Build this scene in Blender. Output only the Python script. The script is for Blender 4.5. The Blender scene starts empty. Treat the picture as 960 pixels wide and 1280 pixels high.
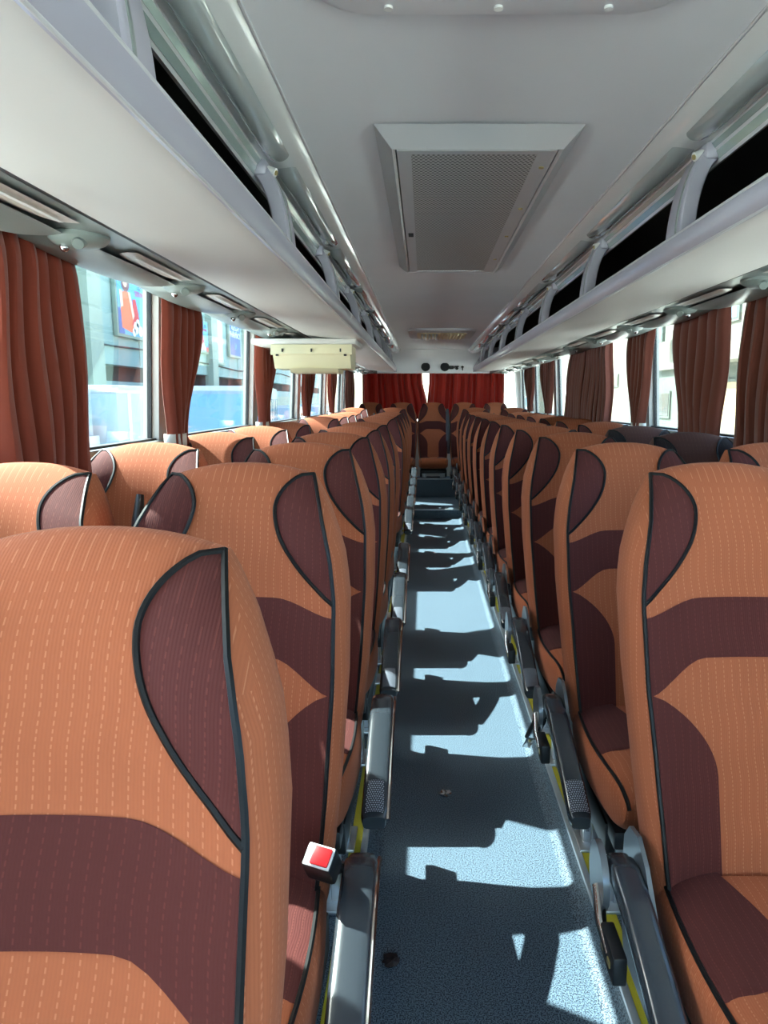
import bpy, bmesh, math, random
from mathutils import Vector, Matrix
random.seed(7)
scn = bpy.context.scene
COL = scn.collection
PI = math.pi

# ------------------------------------------------------------------ camera
F_PX, CAM_H, P = 920.0, 1.318, 0.74           # focal length in px, eye height, seat pitch
TH = math.atan(140 / F_PX)
cam_d = bpy.data.cameras.new('camera'); cam = bpy.data.objects.new('camera', cam_d); COL.objects.link(cam)
cam_d.sensor_fit = 'VERTICAL'; cam_d.sensor_height = 24.0; cam_d.sensor_width = 18.0
cam_d.lens = F_PX * 24.0 / 1280.0
cam_d.shift_x = -50.0 / 1280.0
cam_d.clip_start = 0.02; cam_d.clip_end = 500
cam.location = (0, 0, CAM_H); cam.rotation_euler = (PI / 2 - TH, 0, 0)
scn.camera = cam

# ------------------------------------------------------------------ world, sun, exposure
SUN_DIR = Vector((0.85, -0.44, -1.0)).normalized()
world = bpy.data.worlds.new('sky'); scn.world = world; world.use_nodes = True
wn = world.node_tree
sky = wn.nodes.new('ShaderNodeTexSky'); sky.sky_type = 'NISHITA'; sky.sun_disc = False
sky.sun_elevation = math.asin(-SUN_DIR.z); sky.sun_rotation = math.atan2(-SUN_DIR.x, -SUN_DIR.y)
sky.air_density = 1.0; sky.dust_density = 2.5; sky.ozone_density = 1.0
wn.links.new(sky.outputs[0], wn.nodes['Background'].inputs[0])
wn.nodes['Background'].inputs[1].default_value = 0.85
sun_d = bpy.data.lights.new('sun', 'SUN'); sun_d.energy = 21.0; sun_d.angle = math.radians(0.55); sun_d.color = (1.0, 0.96, 0.9)
sun = bpy.data.objects.new('sun', sun_d); COL.objects.link(sun)
sun.rotation_euler = SUN_DIR.to_track_quat('-Z', 'Y').to_euler(); sun.location = (-30, 20, 40)
vs = scn.view_settings
vs.view_transform = 'Standard'; vs.look = 'None'; vs.gamma = 1.0; vs.use_curve_mapping = False
vs.exposure = 0.93
scn.cycles.max_bounces = 10; scn.cycles.diffuse_bounces = 6; scn.cycles.transparent_max_bounces = 16

# ------------------------------------------------------------------ helpers
def lin(r, g, b):
    def c(v):
        v /= 255.0
        return v / 12.92 if v <= 0.04045 else ((v + 0.055) / 1.055) ** 2.4
    return (c(r), c(g), c(b), 1.0)

def mat(name, rgb, rough=0.6, metal=0.0, noise=0.0, nscale=40.0, bump=0.0, coat=0.0, spec=0.5, ncol=None):
    m = bpy.data.materials.new(name); m.use_nodes = True
    nt = m.node_tree; b = nt.nodes['Principled BSDF']
    b.inputs['Base Color'].default_value = lin(*rgb)
    b.inputs['Roughness'].default_value = rough; b.inputs['Metallic'].default_value = metal
    b.inputs['Specular IOR Level'].default_value = spec
    if coat: b.inputs['Coat Weight'].default_value = coat; b.inputs['Coat Roughness'].default_value = 0.08
    if noise or bump:
        tc = nt.nodes.new('ShaderNodeTexCoord'); n = nt.nodes.new('ShaderNodeTexNoise')
        n.inputs['Scale'].default_value = nscale; n.inputs['Detail'].default_value = 4
        nt.links.new(tc.outputs['Object'], n.inputs['Vector'])
        if noise:
            mx = nt.nodes.new('ShaderNodeMix'); mx.data_type = 'RGBA'
            c0 = lin(*rgb)
            mx.inputs[6].default_value = c0
            mx.inputs[7].default_value = lin(*ncol) if ncol else tuple(min(1, v * (1 - noise)) for v in c0[:3]) + (1,)
            nt.links.new(n.outputs['Fac'], mx.inputs[0]); nt.links.new(mx.outputs[2], b.inputs['Base Color'])
        if bump:
            bp = nt.nodes.new('ShaderNodeBump'); bp.inputs['Strength'].default_value = bump; bp.inputs['Distance'].default_value = 0.002
            nt.links.new(n.outputs['Fac'], bp.inputs['Height']); nt.links.new(bp.outputs[0], b.inputs['Normal'])
    return m

def node_math(nt, op, a, b=None, c=None):
    n = nt.nodes.new('ShaderNodeMath'); n.operation = op
    for i, v in enumerate((a, b, c)):
        if v is None: continue
        if isinstance(v, (int, float)): n.inputs[i].default_value = v
        else: nt.links.new(v, n.inputs[i])
    return n.outputs[0]

def fabric(name, rgb, dash, strength=0.8, pitch=0.0155):
    """woven seat cover: upright dashed pinstripes and a faint wavy weave"""
    m = mat(name, rgb, 0.85, spec=0.25)
    nt = m.node_tree; b = nt.nodes['Principled BSDF']
    tc = nt.nodes.new('ShaderNodeTexCoord'); sp = nt.nodes.new('ShaderNodeSeparateXYZ')
    nt.links.new(tc.outputs['Object'], sp.inputs[0])
    x, y, z = sp.outputs
    v = node_math(nt, 'SUBTRACT', z, node_math(nt, 'MULTIPLY', y, 0.75))
    u = node_math(nt, 'ADD', x, node_math(nt, 'MULTIPLY', node_math(nt, 'SINE', node_math(nt, 'MULTIPLY', v, 85.0)), 0.0012))
    ge = nt.nodes.new('ShaderNodeNewGeometry'); sn = nt.nodes.new('ShaderNodeSeparateXYZ'); nt.links.new(ge.outputs['True Normal'], sn.inputs[0])
    sidef = node_math(nt, 'GREATER_THAN', node_math(nt, 'ABSOLUTE', sn.outputs[0]), 0.72)
    alt = node_math(nt, 'SUBTRACT', y, node_math(nt, 'MULTIPLY', z, 0.355))
    u = node_math(nt, 'ADD', u, node_math(nt, 'MULTIPLY', sidef, node_math(nt, 'SUBTRACT', alt, u)))
    fu = node_math(nt, 'FRACT', node_math(nt, 'DIVIDE', u, pitch))
    du = node_math(nt, 'ABSOLUTE', node_math(nt, 'SUBTRACT', fu, 0.5))
    line = node_math(nt, 'LESS_THAN', du, 0.055)
    fv = node_math(nt, 'FRACT', node_math(nt, 'DIVIDE', v, 0.0056))
    dot = node_math(nt, 'LESS_THAN', fv, 0.55)
    mask = node_math(nt, 'MULTIPLY', line, dot)
    fu2 = node_math(nt, 'FRACT', node_math(nt, 'DIVIDE', u, pitch * 0.25))
    rib = node_math(nt, 'ABSOLUTE', node_math(nt, 'SUBTRACT', fu2, 0.5))
    nz = nt.nodes.new('ShaderNodeTexNoise'); nz.inputs['Scale'].default_value = 9.0; nz.inputs['Detail'].default_value = 5
    nt.links.new(tc.outputs['Object'], nz.inputs['Vector'])
    mix1 = nt.nodes.new('ShaderNodeMix'); mix1.data_type = 'RGBA'
    c0 = lin(*rgb)
    mix1.inputs[6].default_value = tuple(v * 0.86 for v in c0[:3]) + (1,)
    mix1.inputs[7].default_value = tuple(min(1, v * 1.12) for v in c0[:3]) + (1,)
    nt.links.new(node_math(nt, 'ADD', node_math(nt, 'MULTIPLY', nz.outputs['Fac'], 0.7), node_math(nt, 'MULTIPLY', rib, 0.5)), mix1.inputs[0])
    mix2 = nt.nodes.new('ShaderNodeMix'); mix2.data_type = 'RGBA'
    nt.links.new(node_math(nt, 'MULTIPLY', mask, strength), mix2.inputs[0])
    nt.links.new(mix1.outputs[2], mix2.inputs[6]); mix2.inputs[7].default_value = lin(*dash)
    nt.links.new(mix2.outputs[2], b.inputs['Base Color'])
    bp = nt.nodes.new('ShaderNodeBump'); bp.inputs['Strength'].default_value = 0.35; bp.inputs['Distance'].default_value = 0.0012
    nt.links.new(node_math(nt, 'ADD', node_math(nt, 'MULTIPLY', mask, -1.0), rib), bp.inputs['Height'])
    nt.links.new(bp.outputs[0], b.inputs['Normal'])
    b.inputs['Sheen Weight'].default_value = 0.04; b.inputs['Sheen Roughness'].default_value = 0.4
    return m

def glass(name, tint=(0.88, 0.97, 0.97), refl=0.35):
    m = bpy.data.materials.new(name); m.use_nodes = True; nt = m.node_tree; nt.nodes.clear()
    out = nt.nodes.new('ShaderNodeOutputMaterial'); mx = nt.nodes.new('ShaderNodeMixShader')
    tr = nt.nodes.new('ShaderNodeBsdfTransparent'); tr.inputs[0].default_value = tint + (1,)
    gl = nt.nodes.new('ShaderNodeBsdfGlossy'); gl.inputs['Roughness'].default_value = 0.02
    fr = nt.nodes.new('ShaderNodeFresnel'); fr.inputs[0].default_value = 1.45
    mu = node_math(nt, 'MULTIPLY', fr.outputs[0], refl)
    nt.links.new(mu, mx.inputs[0]); nt.links.new(tr.outputs[0], mx.inputs[1]); nt.links.new(gl.outputs[0], mx.inputs[2])
    nt.links.new(mx.outputs[0], out.inputs[0])
    return m

def cloth_mat(name, rgb, trans, rgb2=None, bump=0.2):
    """curtain cloth: lets some light through"""
    m = bpy.data.materials.new(name); m.use_nodes = True; nt = m.node_tree; nt.nodes.clear()
    out = nt.nodes.new('ShaderNodeOutputMaterial'); mx = nt.nodes.new('ShaderNodeMixShader')
    d = nt.nodes.new('ShaderNodeBsdfPrincipled'); t = nt.nodes.new('ShaderNodeBsdfTranslucent')
    d.inputs['Base Color'].default_value = lin(*rgb); d.inputs['Roughness'].default_value = 0.75
    d.inputs['Specular IOR Level'].default_value = 0.3
    d.inputs['Sheen Weight'].default_value = 0.3
    t.inputs[0].default_value = lin(*(rgb2 or rgb)); mx.inputs[0].default_value = trans
    tc = nt.nodes.new('ShaderNodeTexCoord'); n = nt.nodes.new('ShaderNodeTexNoise'); n.inputs['Scale'].default_value = 260
    bp = nt.nodes.new('ShaderNodeBump'); bp.inputs['Strength'].default_value = bump; bp.inputs['Distance'].default_value = 0.001
    nt.links.new(tc.outputs['Object'], n.inputs['Vector']); nt.links.new(n.outputs['Fac'], bp.inputs['Height'])
    nt.links.new(bp.outputs[0], d.inputs['Normal'])
    nt.links.new(d.outputs[0], mx.inputs[1]); nt.links.new(t.outputs[0], mx.inputs[2]); nt.links.new(mx.outputs[0], out.inputs[0])
    return m

class MB:
    """collects shapes; build() links them as one mesh object"""
    def __init__(s): s.v = []; s.f = []
    def add(s, vs, fs):
        o = len(s.v); s.v += [tuple(q) for q in vs]; s.f += [tuple(i + o for i in f) for f in fs]; return s
    def box(s, x0, x1, y0, y1, z0, z1, bev=0.0):
        bm = bmesh.new(); bmesh.ops.create_cube(bm, size=1.0)
        for v in bm.verts:
            v.co = Vector(((x0 + x1) / 2 + v.co.x * (x1 - x0), (y0 + y1) / 2 + v.co.y * (y1 - y0), (z0 + z1) / 2 + v.co.z * (z1 - z0)))
        if bev: bmesh.ops.bevel(bm, geom=bm.edges[:], offset=bev, segments=2, affect='EDGES', profile=0.5)
        bm.verts.index_update()
        s.add([v.co.copy() for v in bm.verts], [[v.index for v in f.verts] for f in bm.faces]); bm.free(); return s
    def grid(s, nu, nv, fn, wrap_u=False):
        vs = [fn(i / (nu if wrap_u else nu - 1), j / (nv - 1)) for j in range(nv) for i in range(nu)]
        fs = []
        for j in range(nv - 1):
            for i in range(nu if wrap_u else nu - 1):
                a = j * nu + i; b = j * nu + (i + 1) % nu
                fs.append((a, b, b + nu, a + nu))
        return s.add(vs, fs)
    def tube(s, pts, r, n=8, caps=True):
        pts = [Vector(q) for q in pts]; vs = []; fs = []
        up = Vector((0.3, 0.2, 0.93)); prev = None
        for i, q in enumerate(pts):
            t = (pts[min(i + 1, len(pts) - 1)] - pts[max(i - 1, 0)]).normalized()
            a = (prev - t * prev.dot(t)) if prev else (up - t * up.dot(t))
            if a.length < 1e-5: a = Vector((1, 0, 0)) - t * t.x
            a.normalize(); prev = a; b = t.cross(a)
            rr = r[i] if isinstance(r, (list, tuple)) else r
            for k in range(n):
                an = 2 * PI * k / n; vs.append(q + (a * math.cos(an) + b * math.sin(an)) * rr)
        m = len(pts)
        for i in range(m - 1):
            for k in range(n):
                fs.append((i * n + k, i * n + (k + 1) % n, (i + 1) * n + (k + 1) % n, (i + 1) * n + k))
        if caps: fs.append(tuple(range(n - 1, -1, -1))); fs.append(tuple((m - 1) * n + k for k in range(n)))
        return s.add(vs, fs)
    def prism_y(s, prof, y0, y1, caps=True):
        """closed (x,z) outline swept along y"""
        n = len(prof)
        vs = [(x, y0, z) for x, z in prof] + [(x, y1, z) for x, z in prof]
        fs = [(i, (i + 1) % n, n + (i + 1) % n, n + i) for i in range(n)]
        if caps: fs += [tuple(range(n - 1, -1, -1)), tuple(range(n, 2 * n))]
        return s.add(vs, fs)
    def prism_x(s, prof, x0, x1):
        """closed (y,z) outline swept along x"""
        n = len(prof)
        vs = [(x0, y, z) for y, z in prof] + [(x1, y, z) for y, z in prof]
        fs = [(i, (i + 1) % n, n + (i + 1) % n, n + i) for i in range(n)]
        fs += [tuple(range(n - 1, -1, -1)), tuple(range(n, 2 * n))]
        return s.add(vs, fs)
    def ball(s, c, r, nu=14, nv=9, squash=(1, 1, 1)):
        def fn(u, v):
            a = 2 * PI * u; b = -PI / 2 + PI * v
            return (c[0] + r * squash[0] * math.cos(a) * math.cos(b), c[1] + r * squash[1] * math.sin(a) * math.cos(b), c[2] + r * squash[2] * math.sin(b))
        return s.grid(nu, nv, fn, True)
    def disc(s, c, n, r, h=0.004, seg=20):
        c = Vector(c); n = Vector(n).normalized()
        return s.tube([c, c + n * h], r, seg)
    def mesh(s, name, m, smooth=True, flat_angle=None):
        me = bpy.data.meshes.new(name); me.from_pydata(s.v, [], s.f)
        bm = bmesh.new(); bm.from_mesh(me)
        bmesh.ops.remove_doubles(bm, verts=bm.verts, dist=1e-5)
        bmesh.ops.recalc_face_normals(bm, faces=bm.faces); bm.to_mesh(me); bm.free()
        if m: me.materials.append(m)
        if smooth:
            me.polygons.foreach_set('use_smooth', [True] * len(me.polygons))
            me.set_sharp_from_angle(angle=math.radians(38))
        me.update(); return me
    def build(s, name, m, parent=None, loc=None, smooth=True):
        return link(name, s.mesh(name, m, smooth), parent, loc)

def link(name, me, parent=None, loc=None):
    o = bpy.data.objects.new(name, me); COL.objects.link(o)
    if parent: o.parent = parent
    if loc: o.location = loc
    return o
def thing(name, label, cat, loc=(0, 0, 0), group=None, rz=0.0):
    o = bpy.data.objects.new(name, None); COL.objects.link(o); o.location = loc; o.rotation_euler = (0, 0, rz)
    o.empty_display_size = 0.05
    o['label'] = label; o['category'] = cat
    if group: o['group'] = group
    return o
def tag(o, label, cat, group=None):
    o['label'] = label; o['category'] = cat
    if group: o['group'] = group
    return o
def struct(o, label=None):
    o['kind'] = 'structure'
    if label: o['label'] = label
    return o
def ss(x, a, b):
    t = max(0.0, min(1.0, (x - a) / (b - a))); return t * t * (3 - 2 * t)
def interp(x, pts):
    if x <= pts[0][0]: return pts[0][1]
    for (a, va), (b, vb) in zip(pts, pts[1:]):
        if x <= b:
            t = (x - a) / (b - a); return va + (vb - va) * t
    return pts[-1][1]
def ray(px, py):
    """direction of a photo pixel; used with the wall or floor it lies on"""
    u = (px - 530) / F_PX; v = -(py - 640) / F_PX
    return Vector((u, math.cos(TH) + v * math.sin(TH), -math.sin(TH) + v * math.cos(TH)))
def on_x(px, py, X):
    d = ray(px, py); return Vector((0, 0, CAM_H)) + d * (X / d.x)

# ------------------------------------------------------------------ materials
M = {}
M['orange'] = fabric('seat fabric orange', (162, 88, 56), (198, 126, 92), 0.5)
M['brown'] = fabric('seat fabric brown', (80, 34, 30), (112, 58, 48), 0.4)
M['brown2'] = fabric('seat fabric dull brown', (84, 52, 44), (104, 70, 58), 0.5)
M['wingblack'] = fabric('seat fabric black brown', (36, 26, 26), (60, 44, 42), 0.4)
M['piping'] = mat('black piping', (9, 9, 10), 0.5, spec=0.3)
M['black'] = mat('black plastic', (24, 25, 28), 0.42, noise=0.2, nscale=90)
M['darkgrey'] = mat('charcoal armrest plastic', (44, 50, 56), 0.25, coat=0.3)
M['shell'] = mat('dark grey seat shell', (60, 60, 64), 0.5, bump=0.2, nscale=300)
M['alu'] = mat('brushed aluminium', (190, 194, 198), 0.32, 0.85, noise=0.15, nscale=60)
M['silver'] = mat('silver painted plastic', (204, 205, 206), 0.30, 0.2, coat=0.25)
M['shield'] = mat('grey metal shield', (112, 118, 124), 0.3, 0.55, coat=0.3)
M['chrome'] = mat('polished metal', (205, 205, 205), 0.16, 1.0)
M['red'] = mat('red button plastic', (214, 30, 34), 0.35)
M['white'] = mat('white plastic', (226, 226, 222), 0.45)
M['ceil'] = mat('grey ceiling fabric', (232, 233, 235), 0.55, noise=0.10, nscale=3.0, bump=0.05)
M['rack'] = mat('silver rack panel', (212, 209, 205), 0.52, 0.0)
M['fascia'] = mat('lilac silver fascia', (172, 170, 182), 0.35, 0.15, coat=0.25)
M['cove'] = mat('glossy grey cove', (212, 214, 212), 0.2, 0.0, coat=0.6)
M['lens'] = mat('clear grey light cover', (168, 174, 172), 0.08, 0.0, coat=0.9)
M['liner'] = mat('black rack liner', (20, 25, 26), 0.7, noise=0.3, nscale=20)
M['rail'] = mat('pale green glass edge strip', (150, 166, 162), 0.18, 0.2, coat=0.5)
M['duct'] = mat('grey green duct plastic', (124, 133, 129), 0.36, 0.0, coat=0.15)
M['ivory'] = mat('ivory ribbed lens', (206, 196, 186), 0.3, noise=0.2, nscale=70)
M['cream'] = mat('cream moulded plastic', (226, 216, 180), 0.5, noise=0.06, nscale=12)
M['wallpl'] = mat('grey beige wall panel', (190, 186, 178), 0.6, noise=0.06, nscale=10)
M['glass'] = glass('tinted window glass')
M['gasket'] = mat('black rubber gasket', (18, 18, 20), 0.55)
M['curtain'] = cloth_mat('rust brown curtain', (124, 50, 30), 0.08, (180, 66, 28))
M['curtain_r'] = cloth_mat('brown curtain', (104, 50, 36), 0.05, (150, 70, 40))
M['redcurtain'] = cloth_mat('red rear curtain', (150, 34, 20), 0.16, (190, 34, 16))
M['tie'] = mat('pale tieback cloth', (214, 206, 196), 0.7)
M['yellow'] = mat('yellow edge strip', (206, 196, 50), 0.6, noise=0.35, nscale=500, ncol=(150, 140, 34))
M['step'] = mat('aluminium nosing', (196, 204, 210), 0.35, 0.6)
M['brass'] = mat('brass screw', (196, 178, 120), 0.3, 0.8)

def floor_mat():
    m = mat('speckled blue vinyl', (100, 122, 142), 0.48, spec=0.45)
    nt = m.node_tree; b = nt.nodes['Principled BSDF']
    tc = nt.nodes.new('ShaderNodeTexCoord')
    n1 = nt.nodes.new('ShaderNodeTexNoise'); n1.inputs['Scale'].default_value = 300; n1.inputs['Detail'].default_value = 1
    n2 = nt.nodes.new('ShaderNodeTexNoise'); n2.inputs['Scale'].default_value = 6; n2.inputs['Detail'].default_value = 5
    nt.links.new(tc.outputs['Object'], n1.inputs['Vector']); nt.links.new(tc.outputs['Object'], n2.inputs['Vector'])
    r = nt.nodes.new('ShaderNodeValToRGB')
    r.color_ramp.elements[0].position = 0.41; r.color_ramp.elements[0].color = lin(22, 34, 52)
    r.color_ramp.elements[1].position = 0.57; r.color_ramp.elements[1].color = lin(110, 130, 144)
    e = r.color_ramp.elements.new(0.47); e.color = lin(74, 94, 112)
    nt.links.new(n1.outputs['Fac'], r.inputs[0])
    mx = nt.nodes.new('ShaderNodeMix'); mx.data_type = 'RGBA'; mx.blend_type = 'MULTIPLY'
    mx.inputs[0].default_value = 0.35
    nt.links.new(r.outputs[0], mx.inputs[6]); nt.links.new(n2.outputs['Color'], mx.inputs[7])
    r2 = nt.nodes.new('ShaderNodeValToRGB'); r2.color_ramp.elements[0].color = (0.6, 0.6, 0.6, 1); r2.color_ramp.elements[1].color = (1, 1, 1, 1)
    nt.links.new(n2.outputs['Fac'], r2.inputs[0]); nt.links.new(r2.outputs[0], mx.inputs[7])
    nt.links.new(mx.outputs[2], b.inputs['Base Color'])
    return m
M['floor'] = floor_mat()

def perforated(name, base, hole, px, py, axis_y=True, bands=0.0):
    """punched sheet: staggered rows of holes, from object coordinates"""
    m = mat(name, base, 0.4, 0.3); nt = m.node_tree; b = nt.nodes['Principled BSDF']
    tc = nt.nodes.new('ShaderNodeTexCoord'); sp = nt.nodes.new('ShaderNodeSeparateXYZ'); nt.links.new(tc.outputs['Object'], sp.inputs[0])
    u = node_math(nt, 'DIVIDE', sp.outputs[0], px); v = node_math(nt, 'DIVIDE', sp.outputs[1], py)
    row = node_math(nt, 'FLOOR', v)
    sh = node_math(nt, 'MULTIPLY', node_math(nt, 'MODULO', row, 2.0), 0.5)
    fu = node_math(nt, 'SUBTRACT', node_math(nt, 'FRACT', node_math(nt, 'ADD', u, sh)), 0.5)
    fv = node_math(nt, 'SUBTRACT', node_math(nt, 'FRACT', v), 0.5)
    d2 = node_math(nt, 'ADD', node_math(nt, 'MULTIPLY', fu, fu), node_math(nt, 'MULTIPLY', fv, fv))
    mask = node_math(nt, 'LESS_THAN', d2, 0.10)
    mx = nt.nodes.new('ShaderNodeMix'); mx.data_type = 'RGBA'
    mx.inputs[6].default_value = lin(*base); mx.inputs[7].default_value = lin(*hole)
    nt.links.new(mask, mx.inputs[0]); nt.links.new(mx.outputs[2], b.inputs['Base Color'])
    nt.links.new(node_math(nt, 'MULTIPLY', node_math(nt, 'SUBTRACT', 1.0, mask), 0.3), b.inputs['Metallic'])
    return m
M['grille'] = perforated('punched grille sheet', (196, 196, 192), (36, 38, 40), 0.0125, 0.012)
M['gripdots'] = perforated('dotted grip pad', (40, 44, 54), (150, 158, 172), 0.0055, 0.0055)

C = 0.13                      # bus centre line
Y0, Y1 = -1.7, 10.55          # bus length inside
def sx(side, hw): return C + side * hw
WALL_LOW, WALL_BOT, WALL_TOP, SILL, HEAD = 1.215, 1.172, 1.14, 1.15, 1.765
def wall_hw(z): return WALL_LOW if z < SILL else WALL_BOT - (z - SILL) / (HEAD - SILL) * (WALL_BOT - WALL_TOP)
PILL = {-1: [-0.3, 1.30, 2.90, 4.50, 6.08, 7.75, 9.35], 1: [-0.3, 1.21, 2.72, 4.28, 5.76, 7.28, 8.80]}
ZP = 0.06                     # seat platform height

# ------------------------------------------------------------------ floor and platforms
AL, AR = -0.165, 0.428        # edges of the sunken aisle
fl = struct(MB().box(AL - 0.02, AR + 0.02, Y0, 8.182, -0.06, 0.0).build('floor', M['floor'], smooth=False))
DOOR0, DOOR1 = 4.62, 5.30     # stepwell of the middle door (left side)
MB().box(sx(-1, 1.215), AL, Y0, DOOR0, -0.05, ZP).build('platform', M['floor'], fl, smooth=False)
MB().box(sx(-1, 1.215), AL, DOOR1, Y1, -0.05, ZP).build('platform', M['floor'], fl, smooth=False)
MB().box(AR, sx(1, 1.215), Y0, Y1, -0.05, ZP).build('platform', M['floor'], fl, smooth=False)
# stepwell
w = MB()
w.box(sx(-1, 1.215), -0.155, DOOR0, DOOR1, -0.72, -0.66)
w.box(-0.42, -0.155, DOOR0, DOOR1, -0.66, -0.24); w.box(-0.70, -0.42, DOOR0, DOOR1, -0.66, -0.45)
w.box(sx(-1, 1.215), -0.155, DOOR0 - 0.03, DOOR0, -0.70, 0.055); w.box(sx(-1, 1.215), -0.155, DOOR1, DOOR1 + 0.03, -0.70, 0.055)
w.build('stepwell', M['floor'], fl, smooth=False)
for y in ((DOOR0, DOOR1),):
    MB().box(-0.165, -0.125, y[0], y[1], 0.0, 0.004).build('edge_strip', M['yellow'], fl, smooth=False)
# coved aisle edging, metal nosing and yellow strip on each side
def aisle_edge(n, X, s, spans):
    t = None
    for a, b in spans:
        prof = []
        for k in range(7):
            an = k / 6 * PI / 2
            prof.append((X - s * 0.045 * (1 - math.sin(an)) , 0.055 * (1 - math.cos(an)) + 0.001))
        prof += [(X + s * 0.012, 0.056), (X + s * 0.012, 0.001)]
        o = MB().prism_y(prof, a, b).build('trim_%d' % n if t is None else 'coved_edge', M['floor'], t)
        if t is None: t = struct(o)
        MB().box(min(X - s * 0.004, X + s * 0.014), max(X - s * 0.004, X + s * 0.014), a, b, 0.054, 0.066, 0.002).build('nosing', M['step'], t)
        xs = sorted((X + s * 0.014, X + s * 0.046))
        MB().box(xs[0], xs[1], a, b, ZP - 0.002, ZP + 0.004).build('edge_strip', M['yellow'], t, smooth=False)
    return t
aisle_edge(1, AL, -1, [(Y0, DOOR0), (DOOR1, 8.18)])
aisle_edge(2, AR, 1, [(Y0, 8.18)])
# rear steps
st = struct(MB().box(AL - 0.02, AR + 0.02, 8.182, 9.29, -0.05, 0.10).build('floor_step', M['floor'], smooth=False))
MB().box(AL - 0.01, AR + 0.01, 8.172, 8.21, 0.092, 0.106, 0.003).build('nosing', M['step'], st)
st2 = struct(MB().box(-0.14, 0.41, 9.29, 9.62, 0.0, 0.33).build('floor_step', M['floor'], smooth=False))
MB().box(-0.13, 0.40, 9.278, 9.315, 0.322, 0.338, 0.003).build('nosing', M['step'], st2)
MB().box(sx(-1, 1.215), sx(1, 1.215), 9.62, Y1, -0.05, 0.16).build('platform', M['floor'], st2, smooth=False)
ug = struct(MB().box(sx(-1, 1.26), sx(1, 1.26), Y0, Y1 + 0.06, -0.80, -0.74).build('floor_underside', M['gasket'], smooth=False))

# ------------------------------------------------------------------ side walls, pillars, windows
def side_walls():
    wi = 1
    for side, nm in ((-1, 'left'), (1, 'right')):
        def slab(z0, z1, y0, y1, t0=0.0, t1=0.06):
            a0, a1 = wall_hw(z0), wall_hw(z1)
            return MB().prism_y([(sx(side, a0 + t0), z0), (sx(side, a1 + t0), z1), (sx(side, a1 + t1), z1), (sx(side, a0 + t1), z0)], y0, y1)
        W = struct(slab(-0.75, SILL - .001, Y0, Y1).build('wall_' + nm, M['wallpl'], smooth=False))
        # roof side above the windows
        MB().prism_y([(sx(side, 1.14), HEAD), (sx(side, 1.12), 1.82), (sx(side, 1.16), 1.84), (sx(side, 1.20), HEAD)], Y0, Y1).build('cant_rail', M['wallpl'], W, smooth=False)
        MB().box(*sorted((sx(side, 1.160), sx(side, 1.225))), Y0, Y1, SILL - 0.025, SILL + 0.012, 0.006).build('sill', M['duct'], W)
        ys = PILL[side] + [Y1 - 0.1]
        for y in PILL[side]:
            slab(SILL, HEAD, y, y + 0.13).build('pillar', M['wallpl'], W, smooth=False)
        # rear quarter panel and front quarter
        slab(SILL, HEAD, Y1 - 0.62, Y1).build('pillar', M['wallpl'], W, smooth=False)
        slab(SILL, HEAD, Y0, Y0 + 0.12).build('pillar', M['wallpl'], W, smooth=False)
        spans = list(zip([Y0 + 0.12] + [y + 0.13 for y in PILL[side]], PILL[side] + [Y1 - 0.62]))
        for a, b in spans:
            a0, a1 = wall_hw(SILL), wall_hw(HEAD)
            pane = MB().prism_y([(sx(side, a0 + 0.030), SILL), (sx(side, a1 + 0.030), HEAD), (sx(side, a1 + 0.036), HEAD), (sx(side, a0 + 0.036), SILL)], a, b)
            o = struct(pane.build('window_%d' % wi, M['glass'], smooth=False)); wi += 1
            g = MB()
            for (p0, p1) in ((a, a + 0.010), (b - 0.010, b)):
                g.prism_y([(sx(side, a0 + 0.026), SILL), (sx(side, a1 + 0.026), HEAD), (sx(side, a1 + 0.042), HEAD), (sx(side, a0 + 0.042), SILL)], p0, p1)
            for z0, z1 in ((SILL, SILL + 0.02), (HEAD - 0.022, HEAD)):
                h0, h1 = wall_hw(z0), wall_hw(z1)
                g.prism_y([(sx(side, h0 + 0.010), z0), (sx(side, h1 + 0.010), z1), (sx(side, h1 + 0.045), z1), (sx(side, h0 + 0.045), z0)], a, b)
            g.build('window_gasket', M['gasket'], o, smooth=False)
    return wi
NWIN = side_walls()

# front wall with windscreen (behind the camera) and rear wall
fw = struct(MB().box(sx(-1, 1.27), sx(1, 1.27), Y0 - 0.06, Y0, -0.8, 0.25).build('wall_front', M['wallpl'], smooth=False))
wsn = struct(MB().box(sx(-1, 1.20), sx(1, 1.20), Y0 - 0.05, Y0 - 0.044, 0.25, 1.86).build('window_%d' % NWIN, M['glass'], smooth=False))  # unseen windscreen, extended down to throw more light on the ceiling
rw = MB()
rw.box(sx(-1, 1.27), sx(1, 1.27), Y1, Y1 + 0.06, -0.8, 1.02)
rw = struct(rw.build('wall_rear', M['wallpl'], smooth=False))
MB().box(sx(-1, 1.27), sx(-1, 1.16), Y1, Y1 + 0.06, 1.02, 1.72).build('corner_post', M['wallpl'], rw, smooth=False)
MB().box(sx(1, 1.16), sx(1, 1.27), Y1, Y1 + 0.06, 1.02, 1.72).build('corner_post', M['wallpl'], rw, smooth=False)
rg = struct(MB().box(sx(-1, 1.16), sx(1, 1.16), Y1 + 0.03, Y1 + 0.036, 1.02, 1.72).build('window_%d' % (NWIN + 1), M['glass'], smooth=False))
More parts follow.
